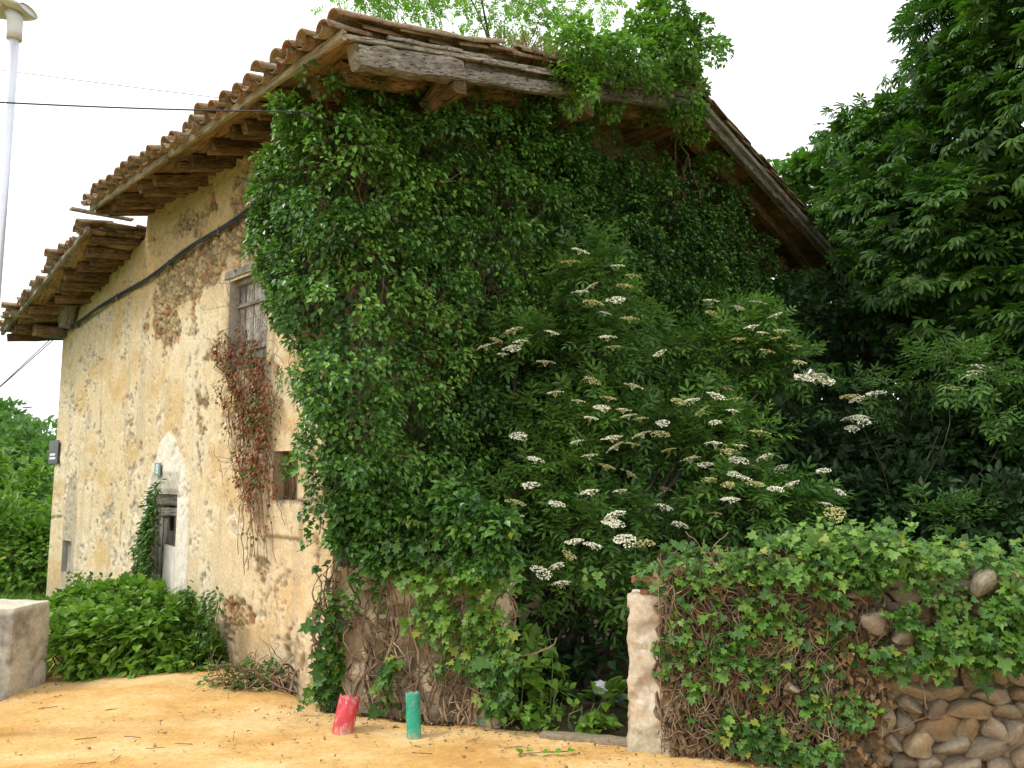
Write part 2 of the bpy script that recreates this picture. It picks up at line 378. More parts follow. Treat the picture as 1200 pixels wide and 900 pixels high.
# ------------------------------------------------------------------ leaf shapes (axis +Y, normal +Z)
T_OVAL = (np.array([[0, 0, 0], [-.30, .32, .07], [.30, .32, .07], [0, .42, -.03], [-.2, .72, .04], [.2, .72, .04], [0, 1, -.08]]),
          np.array([[0, 3, 1], [0, 2, 3], [1, 3, 4], [3, 2, 5], [3, 6, 4], [3, 5, 6]]))
T_DIAM = (np.array([[0, 0, 0], [-.34, .38, .08], [.34, .38, .08], [0, .4, -.04], [0, 1, -.1]]),
          np.array([[0, 3, 1], [0, 2, 3], [1, 3, 4], [3, 2, 4]]))
T_IVY = (np.array([[0, .12, 0], [-.22, 0, .03], [-.52, .22, .04], [-.27, .42, .03], [-.33, .66, 0], [-.12, .68, 0], [0, 1, -.06],
                   [.12, .68, 0], [.33, .66, 0], [.27, .42, .03], [.52, .22, .04], [.22, 0, .03], [0, .45, -.03]]),
         np.array([[12, a, b] for a, b in zip(range(11), range(1, 12))] + [[12, 11, 0]])[:, ::-1])
T_HEART = (np.array([[0, .1, 0], [-.2, 0, .04], [-.42, .18, .08], [-.36, .5, .06], [-.16, .8, .02], [0, 1.05, -.1], [.16, .8, .02],
                     [.36, .5, .06], [.42, .18, .08], [.2, 0, .04], [0, .45, -.03]]),
           np.array([[10, a, b] for a, b in zip(range(9), range(1, 10))] + [[10, 9, 0]])[:, ::-1])
def join_t(parts):
    V, Fc, n = [], [], 0
    for v, f in parts: V.append(v); Fc.append(f + n); n += len(v)
    return np.concatenate(V), np.concatenate(Fc)
def leaflet(base, ang, ln, wd, droop=.15, sc=None):
    v = np.array([[0, 0, 0], [-.5, .4, .25], [.5, .4, .25], [0, .45, 0], [-.32, .75, .1], [.32, .75, .1], [0, 1, -.1]])
    if sc: v[1:3, 1] = .5; v[4:6, 1] = .82; v[4:6, 0] *= 1.35
    v = v * np.array([wd, ln, wd * .6]); v[:, 2] -= droop * ln * (v[:, 1] / ln) ** 2
    c, s = math.cos(ang), math.sin(ang); x = v[:, 0] * c + v[:, 1] * s; y = -v[:, 0] * s + v[:, 1] * c
    return np.stack([x, y, v[:, 2]], -1) + np.array(base), T_OVAL[1]
T_PINN = join_t([leaflet((0, .42, 0), a, .42, .14) for a in (-1.15, 1.15)] + [leaflet((0, .68, -.02), a, .42, .14) for a in (-.95, .95)] + [leaflet((0, .8, -.03), 0, .42, .15)]
                + [(np.array([[-.012, 0, 0], [.012, 0, 0], [.008, .85, -.03], [-.008, .85, -.03]]), np.array([[0, 1, 2], [0, 2, 3]]))])
T_PALM = join_t([leaflet((0, 0, 0), a, l, .28 * l, .35, True) for a, l in ((-2.0, .5), (-1.3, .72), (-.62, .92), (0, 1.0), (.62, .92), (1.3, .72), (2.0, .5))])
T_SPRIG = join_t([leaflet((0, .15 * k, 0), a * s_, .3, .17) for k, a in ((1, 1.1), (2.4, 1.0), (3.8, .9), (5, .6)) for s_ in (-1, 1)] + [leaflet((0, .8, 0), 0, .3, .17)])
def place(T, P, D, Nn, S, idx=None):
    tv, tf = T; n = len(P); D = nrm(D); X = nrm(np.cross(D, Nn)); N2 = np.cross(X, D); S = np.broadcast_to(np.asarray(S, float), (n,))
    V = P[:, None, :] + S[:, None, None] * (tv[None, :, :1] * X[:, None] + tv[None, :, 1:2] * D[:, None] + tv[None, :, 2:] * N2[:, None])
    Fc = tf[None] + (np.arange(n) * len(tv))[:, None, None]
    return V.reshape(-1, 3), Fc.reshape(-1, tf.shape[1])
def leaves(name, T, P, D, Nn, S, tone, mat, parent, kind='stuff', label=None):
    V, Fc = place(T, P, D, Nn, S)
    o = obj(name, V, Fc, mat, parent, smooth=False, attrs={"tone": np.repeat(np.clip(tone, 0, 1), len(T[0]))})
    if kind: o["kind"] = kind
    if label: o["label"] = label
    return o
def gauss(n, s=1.0): return rng.normal(0, s, (n, 3))
def sphere_pts(n): return nrm(gauss(n))

# ================================================================== GROUND
def build_ground():
    g = np.concatenate([-np.geomspace(600, 12, 14), np.linspace(-11, 11, 45), np.geomspace(12, 600, 14)])
    X, Y = np.meshgrid(g, g, indexing='ij'); r = np.hypot(X, Y - 8)
    Zz = -.04 + .05 * (fbm(X * .4, Y * .4, 0, 3, 3) - .5) * sst(4, 9, r)
    Zz = np.where((Y > 12) & (X < -9), Zz + sst(14, 60, Y) * 3.0, Zz)
    o = obj("ground", np.stack([X, Y, Zz], -1).reshape(-1, 3), grid_faces(len(g), len(g)), M['grassy']); o["kind"] = "structure"
    # bare earth of the yard behind the gateway
    xs = np.arange(-1.6, 9, .08); ys = np.arange(5.4, 16, .08); X, Y = np.meshgrid(xs, ys, indexing='ij')
    Zz = .0 + .06 * (fbm(X * 2.3, Y * 2.3, 0, 4, 8) - .4)
    front = (Y - 6.45) + .29 * (X + .0)
    Zz = np.where(front < -.05, -.12, Zz)
    o = obj("yard_earth", np.stack([X, Y, Zz], -1).reshape(-1, 3), grid_faces(len(xs), len(ys)), M['earth']); o["kind"] = "structure"
    # sandy lane
    xs = np.arange(-10, 8, .045); ys = np.arange(-3, 13.5, .045); X, Y = np.meshgrid(xs, ys, indexing='ij')
    Pf = (X - A[0]) * R[0] + (Y - A[1]) * R[1]                      # >0 inside the facade plane
    fr = (Y - 6.62) + .30 * X                                       # >0 behind the boundary wall line
    inside = np.where(X < -1.55, Pf, np.maximum(Pf, fr)); inside = np.where(X > -1.55, fr, Pf)
    nz = fbm(X * 3.1, Y * 3.1, 0, 4, 21) - .5
    h = .012 + .035 * (fbm(X * 1.1, Y * 1.1, 0, 3, 5) - .45) + .030 * (fbm(X * 7, Y * 7, 0, 5, 6, .6) - .5) + .010 * (fbm(X * 40, Y * 40, 0, 2, 66) - .5)
    h += .10 * np.exp(-((X + 3.15) ** 2 / .6 + (Y - 7.9) ** 2 / .5)) + .05 * np.exp(-((X + 2.2) ** 2 / .1 + (Y - 7.35) ** 2 / .08))
    edge = inside + nz * .3
    left = -(X + 4.75) - .25 * (Y - 7.8) + nz * .4                     # beyond the block on the left it is grass
    drop = np.maximum(sst(-.06, .18, edge), sst(-.1, .25, np.where(Y > 5.5, left + 0, -1)))
    h = h - drop * .16
    o = obj("sand_lane", np.stack([X, Y, h], -1).reshape(-1, 3), grid_faces(len(xs), len(ys)), M['sand']); o["kind"] = "structure"
build_ground()

# ================================================================== HOUSE
house = thing("old_house", A + L * 2, "derelict two-storey house with crumbling ochre plaster and a sagging tiled roof", "house")
OV, OG, S_END = .70, 1.06, 4.78
ZE, T_AP, T_END, ZA = 5.52, 4.6, 9.08, 6.90
SL1 = (ZA - ZE) / (T_AP + OV); SL2 = (ZA - 5.58) / (T_END - T_AP)
def zr(t):
    t = np.asarray(t, float); return np.where(t < T_AP, ZE + (t + OV) * SL1, ZA - (t - T_AP) * SL2)
LR0, LR1 = 5.05, 8.9                                    # lower roof along s
def zl(s, t=-OV): return 5.24 - (s - 5.05) * .215 + (t + OV) * .10
def topz(s):
    s = np.asarray(s, float); up = float(zr(0)) - .06
    return np.where(s < 4.82, up, np.minimum(zl(s, 0) - .10, 5.36))

OPEN = []                                              # openings (s0, s1, z0, z1)
def opening(x0, y0, x1, y1, zb=None):
    s1, zt = F(x0, y0); s0, zt2 = F(x1, y0 if False else y0); s0 = F(x1, (y0 + y1) / 2)[0]; s1 = F(x0, (y0 + y1) / 2)[0]; zb_ = F((x0 + x1) / 2, y1)[1]
    r = [round(v / .02) * .02 for v in (s0, s1, zb if zb is not None else zb_, zt)]; OPEN.append(r); return r
W_UP = opening(268, 328, 313, 432)
W_LO = opening(321, 529, 349, 586)
DOOR = opening(176, 578, 206, 700, zb=0.0)
SLIT = opening(73, 632, 83, 672)

def facade(u, z, seed, street=True):
    """displacement and albedo of the plastered rubble wall"""
    n1 = fbm(u * .9, z * .9, 0, 5, seed); n2 = fbm(u * 3.2, z * 3.2, 0, 5, seed + 1); n3 = fbm(u * 11, z * 11, 0, 4, seed + 2)
    n4 = fbm(u * 26, z * 26, 0, 3, seed + 4)
    bare = np.zeros_like(u)
    if street:
        for (cx, cy, rx, ry, k) in ((194, 362, .62, .62, 1.15), (215, 330, .8, .5, .95), (245, 300, .7, .55, .8), (282, 262, .5, .6, .7), (225, 262, 1.1, .32, .75), (255, 420, .45, .5, .55),
                                    (243, 480, .45, .45, .45), (300, 690, .5, .3, .5), (275, 720, .6, .35, .6), (372, 640, .2, .6, .55), (236, 590, .5, .3, .25), (345, 760, .3, .25, .5)):
            s_, z_ = F(cx, cy); bare = np.maximum(bare, k * np.exp(-(((u - s_) / rx) ** 2 + ((z - z_) / ry) ** 2)))
        bare = sst(.42, .60, bare + (n2 - .5) * 1.25 + (n3 - .5) * .6)
    else:
        bare = sst(.45, .6, n1 * .7 + n2 * .5 - .1)
    chips = sst(.66, .70, n3 * .62 + n2 * .46) * (1 - bare); pits = sst(.70, .76, n4 * .75 + n2 * .32)
    wx = u * 9 + (n3 - .5) * 3.2 + (n4 - .5) * .8; wz = z * 14 + (n2 - .5) * 2 + (n3 - .5) * 2.2
    d1, d2, cid = worley(wx, wz, seed + 3); stone = sst(.03, .34, d2 - d1)
    d = .035 * (n1 - .5) * 2 + .014 * (n2 - .5) + .007 * (n3 - .5)
    d = d + bare * (-.035 + .04 * sst(.0, .22, d2 - d1) * (.3 + .7 * cid) + .02 * (n4 - .5)) - chips * .022 - pits * .014
    cream = np.array([.665, .53, .325]); pale = np.array([.72, .61, .42]); ochre = np.array([.58, .395, .17]); grey = np.array([.43, .37, .29])
    c = mixc(cream, pale, sst(.42, .62, n2 * .6 + n1 * .4)); c = mixc(c, ochre, .7 * sst(.52, .70, fbm(u * 1.4, z * 2.2, 0, 5, seed + 7)) )
    c = mixc(c, ochre * .85, sst(3.8, 5.0, z + (n1 - .5) * 1.8) * .8)
    streak = fbm(u * 9, z * .7, 0, 4, seed + 12); c = mixc(c, grey, .4 * sst(.56, .7, streak))
    c = mixc(c, grey * 1.05, chips * .75); c = c * (1 - .45 * pits[..., None])
    scol = np.array([.42, .31, .165]) * (.55 + .75 * cid[..., None]); scol = mixc(scol, np.array([.36, .16, .07]), ((cid * 7.3) % 1 > .86) * .8)
    scol = scol * (.42 + .58 * stone[..., None]); c = mixc(c, scol, bare)
    damp = sst(.75, .0, z + (n2 - .5) * .7); c = mixc(c, np.array([.40, .33, .21]), damp * .55)
    if street:
        # cement patch round the slit window, whitewash round the door, cracks
        def band(poly_s, poly_w):                        # strip: centre s by z, half width by z
            return np.interp(z, *poly_s), np.interp(z, *poly_w)
        ss0, sz0 = F(80, 650); n5 = (n2 - .5) * .12
        cem = sst(.03, -.03, np.abs(u - ss0 - .03 * np.sin(z * 3)) - np.interp(z, [0, .3, 1.2, 1.6, 2.0, 2.1], [.2, .26, .34, .24, .2, -.1]) + n5)
        c = mixc(c, np.array([.40, .345, .25]) * (.9 + .25 * n3[..., None]), cem * .85); d = d + cem * .006
        dc = (DOOR[0] + DOOR[1]) / 2 - .05
        ww = sst(.035, -.035, np.abs(u - dc) - np.interp(z, [0, 1.0, 1.7, 2.15, 2.45, 2.6], [.62, .68, .68, .52, .28, -.1]) + n5 * 1.4)
        c = mixc(c, np.array([.76, .71, .60]) * (.92 + .16 * n3[..., None]), ww * .92); d = d + ww * .008
        gp = sst(.02, -.02, np.maximum(np.abs(u - (DOOR[0] + DOOR[1]) / 2) - .48, np.abs(z - DOOR[3] - .13) - .14) + n5 * .3)
        c = mixc(c, np.array([.46, .42, .34]), gp * .8)
        for (x0, y0, x1, y1) in ((140, 602, 140, 640), (116, 470, 118, 500), (232, 520, 236, 560), (58, 607, 72, 605)):
            s_a, z_a = F(x0, y0); s_b, z_b = F(x1, y1); ax, ay = s_b - s_a, z_b - z_a; l2 = ax * ax + ay * ay
            tt = np.clip(((u - s_a) * ax + (z - z_a) * ay) / l2, 0, 1); dd = np.hypot(u - s_a - tt * ax, z - z_a - tt * ay) + (n3 - .5) * .06
            ck = sst(.028, .012, dd); c = c * (1 - .55 * ck[..., None]); d = d - ck * .015
        s_, z_ = F(117, 384); hole = sst(.055, .035, np.hypot(u - s_, (z - z_) * .8) + (n4 - .5) * .02); c = c * (1 - .8 * hole[..., None]); d = d - .05 * hole
        # dressed sill block and jamb by the lower window
        for (q0, q1, h0, h1) in ((W_LO[0] - .10, W_LO[1] + .12, W_LO[2] - .36, W_LO[2] - .01), (W_LO[0] - .28, W_LO[0] - .01, W_LO[2], W_LO[3] + .03), (W_UP[1] + .02, W_UP[1] + .16, W_UP[2], W_UP[3]), (W_UP[0] - .16, W_UP[0] - .01, W_UP[2], W_UP[3])):
            e = np.minimum(np.minimum(u - q0, q1 - u), np.minimum(z - h0, h1 - z)); k = sst(0, .02, e)
            c = mixc(c, np.array([.62, .50, .31]) * (.85 + .3 * n3[..., None]), k * .8); d = d * (1 - k) + k * (.014 + .01 * (n3 - .5)); c = c * (1 - .35 * (sst(.03, 0, np.abs(e)))[..., None])
    else:
        k = sst(.55, .4, u + .1 * np.sin(np.floor(z / .38) * 9)); jz = np.abs((z / .38) % 1 - .5) * 2
        c = mixc(c, np.array([.55, .43, .26]), k * .6); c = c * (1 - .35 * (k * sst(.93, .98, jz))[..., None]); d = d * (1 - k * .6) - .012 * k * sst(.93, .98, jz)
    return d, c

def wall_grid(name, umax, step, P0, U, Nout, top, seed, street, label=None):
    us = np.arange(0, umax + step * .5, step); zs = np.arange(-.2, 5.7001, step)
    u, v = np.meshgrid(us, zs, indexing='ij'); z = np.where(v < 3, v, 3 + (v - 3) * (top(u) - 3) / 2.7)
    d, c = facade(u, z, seed, street); c = c * .93
    f = sst(0, .12, u) * (sst(0, .12, umax - u) if street else 1)
    keep = np.ones((len(us) - 1, len(zs) - 1), bool)
    if street:
        uc = (u[:-1, :-1] + u[1:, 1:]) / 2; zc = (v[:-1, :-1] + v[1:, 1:]) / 2
        for (a, b, q, r) in OPEN:
            keep &= ~((uc > a) & (uc < b) & (zc > q) & (zc < r))
            ex = np.maximum(np.maximum(a - u, u - b), np.maximum(q - z, z - r)); f = f * sst(-.01, .07, ex)
    V = P0 + u[..., None] * U + z[..., None] * Z + (d * f)[..., None] * Nout
    fc = grid_faces(len(us), len(zs), keep)
    o = obj(name, V.reshape(-1, 3), fc if street else fc[:, ::-1], M['plaster'], house, cols=c.reshape(-1, 3))
    if label: o["label"] = label
    return o
wall_grid("wall", 8.2, .02, A, L, -R, topz, 31, True, "street wall of patchy ochre plaster over rubble")
wall_grid("wall", 8.4, .045, A, R, -L, lambda t: zr(t) - .05, 57, False, "gable wall largely hidden under ivy")
bag = Bag()
pa, pb = A + L * 8.2 - Z * .2, A + L * 8.2 + R * 8.4 - Z * .2; za, zb = 4.6, 4.6
bag.add(np.array([pa, pb, pb + Z * 4.6, pa + Z * 4.6]), np.array([[0, 1, 2, 3]]))
pc, pd = A + R * 8.4 - Z * .2, A + R * 8.4 + L * 8.2 - Z * .2
bag.add(np.array([pc, pd, pd + Z * 4.6, pc + Z * 5.7]), np.array([[0, 1, 2, 3]]))
me = bag.build("wall", plain("rear_render", (.45, .34, .2), .9, .2), house)
# reveals and joinery
def reveal(r, depth, mat_c, cap=True):
    a, b, q, h = r; i = R * depth; o_ = -R * .004
    c = [A + L * s + Z * z for s, z in ((a, q), (b, q), (b, h), (a, h))]
    V, Fc = [], []
    n = 6
    P = []
    for k in range(4):
        p, p2 = c[k], c[(k + 1) % 4]
        for t_ in np.linspace(0, 1, 9)[:-1]:
            base = p + (p2 - p) * t_
            for e in np.linspace(0, 1, n): P.append(base + o_ * (1 - e) + i * e + (Z + L * .6) * rng.normal(0, .004) * e * (1 - e))
    m = 32; Fq = []
    for j in range(m):
        for e in range(n - 1): Fq.append([j * n + e, ((j + 1) % m) * n + e, ((j + 1) % m) * n + e + 1, j * n + e + 1])
    P = np.array(P); col = np.array(mat_c) * (.8 + .4 * fbm(P[:, 0] * 5, P[:, 1] * 5, P[:, 2] * 5, 3, 2))[:, None]
    return P, np.array(Fq), col
for r, dp, c in ((W_UP, .14, (.46, .43, .37)), (W_LO, .14, (.46, .38, .26)), (DOOR, .06, (.55, .53, .47)), (SLIT, .04, (.40, .37, .3))):
    V, Fq, cl = reveal(r, dp + .1, c); obj("reveal", V, Fq, M['plaster'], house, cols=cl, smooth=False)
def panel(r, depth, a, b, z0, z1, name, mat, parent, th=.012, tilt=0.0, seg=6):
    p0 = A + L * ((a + b) / 2) + R * depth + Z * z0; p1 = A + L * ((a + b) / 2 + tilt) + R * depth + Z * z1
    V, Fc = beam(p0, p1, abs(b - a), th * 2, up=R, jit=.015, n=seg); return obj(name, V, Fc, mat, parent, smooth=False)
# near-black box behind each opening, painting in the dark of the unlit room
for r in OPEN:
    a, b, q, h = r; V, Fq = boxg(A + L * (a + b) / 2 + Z * (q + h) / 2 + R * .52, L, R, Z, (b - a) / 2 + .12, .14, (h - q) / 2 + .12); obj("dark_backing", V, Fq, M['dark'], house, smooth=False)
wn = W_UP; win = obj("window", *beam(A + L * wn[0] + R * .10 + Z * (wn[3] - .04), A + L * wn[1] + R * .10 + Z * (wn[3] - .04), .07, .07, jit=.03), M['wood_shutter'], house, smooth=False)
win["label"] = "upper window closed by weathered grey shutter boards"
nb = 5; sw = (wn[1] - wn[0]) / nb
for k in range(nb): panel(wn, .12 + .01 * random.random(), wn[0] + k * sw + .006, wn[0] + (k + 1) * sw - .006, wn[2], wn[3] - .08, "plank", M['wood_shutter'], win)
for z_ in (wn[2] + .25, wn[3] - .3):
    obj("batten", *beam(A + L * wn[0] + R * .10 + Z * z_, A + L * (wn[1]) + R * .10 + Z * z_, .02, .05, jit=.05), M['wood_shutter'], win, smooth=False)
obj("lintel", *roughbox(A + L * (wn[0] + wn[1]) / 2 + R * .1 + Z * (wn[3] + .05), L, R, Z, (wn[1] - wn[0]) / 2 + .12, .12, .045, amp=.006, rnd=.015), M['wood_shutter'], house)
wn = W_LO; win = obj("window", *beam(A + L * wn[0] + R * .12 + Z * (wn[3] - .03), A + L * wn[1] + R * .12 + Z * (wn[3] - .03), .05, .06, jit=.03), M['wood_brown'], house, smooth=False)
win["label"] = "lower window half open with brown boards"
nb = 4; sw = (wn[1] - wn[0]) / nb
for k in range(1, nb): panel(wn, .13, wn[0] + k * sw + .03, wn[0] + (k + 1) * sw + .02, wn[2], wn[3] - .06, "plank", M['wood_brown'], win)
obj("bar", *tube([A + L * (wn[0] + .06) + R * .05 + Z * wn[2], A + L * (wn[0] + .06) + R * .05 + Z * wn[3]], .008), M['wood_grey'], win)
obj("bar", *beam(A + L * wn[0] + R * .06 + Z * (wn[3] - .13), A + L * wn[1] + R * .06 + Z * (wn[3] - .13), .02, .02), M['wood_grey'], win)
wn = SLIT; win = obj("window", *beam(A + L * (wn[0] + .03) + R * .05 + Z * wn[2], A + L * (wn[0] + .03) + R * .05 + Z * wn[3], .05, .04), M['wood_shutter'], house, smooth=False)
win["label"] = "narrow slit window with grey frame near far corner"
panel(wn, .07, wn[0] + .07, wn[1] - .03, wn[2], wn[3], "plank", M['wood_shutter'], win)
# door
dr = DOOR; dw = dr[1] - dr[0]
door = obj("door", *beam(A + L * dr[0] + R * .07 + Z * (dr[3] - .07), A + L * dr[1] + R * .07 + Z * (dr[3] - .07), .06, .13, jit=.02), M['wood_shutter'], house, smooth=False)
door["label"] = "battered grey plank door with a dark hole at the top"
nb = 5; sw = dw / nb
for k in range(nb):
    top_ = dr[3] - .45 if k == 2 else dr[3] - .14
    panel(dr, .10 + .006 * (k % 2), dr[0] + k * sw + .005, dr[0] + (k + 1) * sw - .005, 0, top_, "plank", M['wood_shutter'], door)
obj("crossbar", *beam(A + L * dr[0] + R * .08 + Z * (dr[3] - .22), A + L * dr[1] + R * .08 + Z * (dr[3] - .22), .03, .1), M['wood_shutter'], door, smooth=False)
wp = panel(dr, .045, dr[0] + .12, dr[0] + .46, .05, dr[3] - .62, "panel", M['white_panel'], door, tilt=-.06); wp["label"] = "whitewashed board leaning in the doorway"
s_, z_ = F(188, 550); npl = obj("number_plate", *boxg(A + L * s_ + Z * z_ - R * .035, L, R, Z, .085, .006, .08), M['green_plate'], house, smooth=False)
npl["label"] = "small green enamel house number plate"
def text_obj(name, txt, size, P, ux, mat, parent):
    cu = bpy.data.curves.new(name, 'FONT'); cu.body = txt; cu.size = size; cu.extrude = .001; cu.align_x = 'CENTER'; cu.align_y = 'CENTER'; cu.materials.append(mat)
    oc = bpy.data.objects.new(name + '_curve', cu); COL.objects.link(oc); bpy.context.view_layer.update(); me = bpy.data.meshes.new_from_object(oc.evaluated_get(bpy.context.evaluated_depsgraph_get())); bpy.data.objects.remove(oc); me.materials.clear(); me.materials.append(mat)
    o = bpy.data.objects.new(name, me); COL.objects.link(o); o.parent = parent; WL[o.name] = P
    n = nrm(np.cross(ux, Z)); o.matrix_local = Matrix.Translation(-Vector(WL[parent.name])) @ basis(ux, Z, n, P); return o
text_obj("number", "8", .17, A + L * s_ + Z * z_ - R * .043, -L, M['letter'], npl)

# timber of the eaves: everything on the street side follows the roof slope
UPS = nrm(R + Z * SL1); NUP = nrm(np.cross(UPS, L)); NUP = NUP if NUP[2] > 0 else -NUP
DNS = nrm(R - Z * SL2); NDN = nrm(np.cross(DNS, L)); NDN = NDN if NDN[2] > 0 else -NDN
def RP(s, t, dz=0.0): return A + L * s + R * t + Z * (float(zr(t)) + dz)
def dress(o, mat=None): return o
# soffit / deck planks run along the eave
t = -OV + .02; k = 0
while t < T_END - .1:
    wd = random.uniform(.17, .26); tc_ = t + wd / 2
    if not (t < T_AP < t + wd):
        s0 = -OG + .03 + random.uniform(-.01, .04); mid = random.uniform(1.2, 3.2)
        segs = ((s0, mid - .008), (mid + .008, S_END - .02)) if tc_ < 1.5 else ((s0, S_END - .02),)
        n_ = NUP if tc_ < T_AP else NDN
        for (a, b) in segs:
            if 5.6 < tc_ < 6.0 and a < 0: a += .25
            V, Fc = beam(RP(a, tc_, -.015), RP(b, tc_, -.015), wd - .012, .024, up=n_, jit=.012, n=4); obj("soffit_board", V, Fc, M['wood_soffit'], house, smooth=False)
    t += wd
# rafters on the street side (tails show under the eave)
s = .12; rs = []
while s < 4.7:
    rs.append(s); s += random.uniform(.30, .42)
for s in rs:
    t0 = -OV + random.uniform(.03, .22); j = random.uniform(-.09, .09); hh = random.uniform(.08, .15)
    V, Fc = beam(RP(s + j, t0, -.035 - hh / 2), RP(s, 2.0, -.035 - hh / 2), random.uniform(.09, .13), hh, jit=.11, n=9); obj("rafter", V, Fc, M['wood_brown'], house, smooth=False)
    if random.random() < .6:
        s2 = s + random.uniform(.12, .2); V, Fc = beam(RP(s2, t0 + random.uniform(.05, .25), -.085), RP(s2 + random.uniform(-.06, .06), .5, -.09), .05, .06, jit=.12); obj("rafter", V, Fc, M['wood_brown'], house, smooth=False)
for s, e in ((4.74, .0), (4.60, .06)):
    V, Fc = beam(RP(s, -OV + .03 + e, -.06), RP(s + .02, 1.5, -.06), .06, .09, jit=.06); obj("rafter", V, Fc, M['wood_brown'], house, smooth=False)
# fascia batten on the eave edge, in two lengths
for a, b in ((-OG - .02, 2.3), (2.32, S_END + .02)):
    V, Fc = beam(RP(a, -OV - .015, -.02), RP(b, -OV - .015, -.015), .045, .085, jit=.03, n=9); obj("fascia", V, Fc, M['wood_fascia'], house, smooth=False)
# wall plate logs on top of the gable and beams under the verge
def verge_beam(s, ta, tb, w_, h_, dz, mat, jit=.07, n=9, name="verge_beam", label=None):
    V, Fc = beam(RP(s, ta, dz), RP(s, tb, dz), w_, h_, jit=jit, n=n); o = obj(name, V, Fc, mat, house, smooth=False)
    if label: o["label"] = label
    return o
verge_beam(-OG + .07, -OV + .14, .58, .14, .20, -.16, M['wood_grey'], .09, label="split grey verge timber at the roof corner")
verge_beam(-OG + .09, .60, 2.15, .12, .13, -.165, M['wood_grey'], .09)
verge_beam(-OG + .12, .66, 2.1, .10, .07, -.055, M['wood_grey'], .08)
verge_beam(-OG + .09, 2.17, T_AP - .02, .12, .17, -.15, M['wood_grey'], .08)
verge_beam(-OG + .09, T_AP + .02, 6.8, .11, .11, -.10, M['wood_grey'], .08)
verge_beam(-OG + .1, 6.82, T_END - .05, .11, .11, -.10, M['wood_grey'], .08)
verge_beam(-OG + .02, -OV - .02, 2.1, .04, .04, -.015, M['wood_grey'], .05, name="verge_board")
verge_beam(-OG + .02, 2.12, T_AP, .04, .04, -.015, M['wood_grey'], .05, name="verge_board")
verge_beam(-OG + .02, T_AP + .02, T_END + .02, .05, .07, -.015, M['wood_grey'], .07, name="verge_board")
for k in range(12):
    ta = -OV + random.uniform(.0, 4.6); tb = min(ta + random.uniform(.5, 1.4), T_AP - .03)
    if tb - ta > .3: verge_beam(-OG + random.uniform(-.015, .03), ta, tb, random.uniform(.02, .05), random.uniform(.015, .035), random.choice((-.05, -.03, .015, .03)), M['wood_grey'], .16, name="verge_board")
for sg, dz in ((-.62, -.14), (-.22, -.14)):
    verge_beam(sg, -OV + .25, T_AP - .02, .15, .19, dz, M['wood_brown'], .07, n=14, name="rafter"); verge_beam(sg, T_AP + .02, T_END - .1, .14, .17, dz, M['wood_brown'], .07, n=12, name="rafter")
for tp, s0 in ((.56, -OG + .02), (2.5, -OG + .1), (4.5, -OG + .06), (6.4, -.4), (8.3, -.4)):
    V, Fc = beam(RP(s0, tp, -.30), RP(1.0, tp, -.33), .17, .19, jit=.09, n=8); o = obj("purlin", V, Fc, M['wood_brown'], house, smooth=False)
V, Fc = beam(RP(-OG + .05, .57, -.16), RP(-.66, .44, -.40), .12, .14, jit=.10); obj("brace", V, Fc, M['wood_brown'], house, smooth=False)

# lower roof at the far end
LDIR = nrm(L - Z * .215)
def LP(s, t, dz=0.0): return A + L * s + R * t + Z * (float(zl(s, t)) + dz)
t = -OV + .02
while t < 3.0:
    wd = random.uniform(.16, .24); V, Fc = beam(LP(LR0 - .1, t + wd / 2, -.015), LP(LR1, t + wd / 2, -.015), wd - .01, .024, jit=.015, n=5); obj("soffit_board", V, Fc, M['wood_soffit'], house, smooth=False); t += wd
V, Fq = boxg(LP((LR0 + LR1) / 2, 5.7, -.03), LDIR, nrm(R + Z * .1), nrm(np.cross(LDIR, R + Z * .1)), (LR1 - LR0) / 2, 2.7, .015); obj("roof_deck", V, Fq, M['wood_soffit'], house, smooth=False)
s = LR0 + .02
while s < LR1:
    t0 = -OV + random.uniform(.03, .28); hh = random.uniform(.06, .14)
    V, Fc = beam(LP(s, t0, -.035 - hh / 2 - .02), LP(s + random.uniform(-.14, .14), .8, -.035 - hh / 2 + .02), random.uniform(.08, .12), hh, jit=.11, n=8); obj("rafter", V, Fc, M['wood_brown'], house, smooth=False); s += random.uniform(.2, .29)
V, Fc = beam(LP(LR0 - .15, -OV - .01, -.02), LP(LR1 + .03, -OV - .01, -.02), .045, .085, jit=.05, n=9); obj("fascia", V, Fc, M['wood_grey'], house, smooth=False)
V, Fc = beam(A + L * 8.12 - R * .45 + Z * (float(zl(8.12)) - .22), A + L * 8.12 + R * .6 + Z * (float(zl(8.12)) - .17), .2, .17, jit=.09); obj("purlin", V, Fc, M['wood_brown'], house, smooth=False)
V, Fc = beam(A + L * 8.14 - R * .30 + Z * 4.36, A + L * 8.14 + R * .6 + Z * 4.42, .22, .17, jit=.1); obj("bracket", V, Fc, M['wood_grey'], house, smooth=False)
V, Fc = beam(A + L * 7.75 - R * .12 + Z * 4.42, A + L * 7.45 - R * .14 + Z * 4.78, .2, .14, jit=.1); obj("bracket", V, Fc, M['wood_grey'], house, smooth=False)

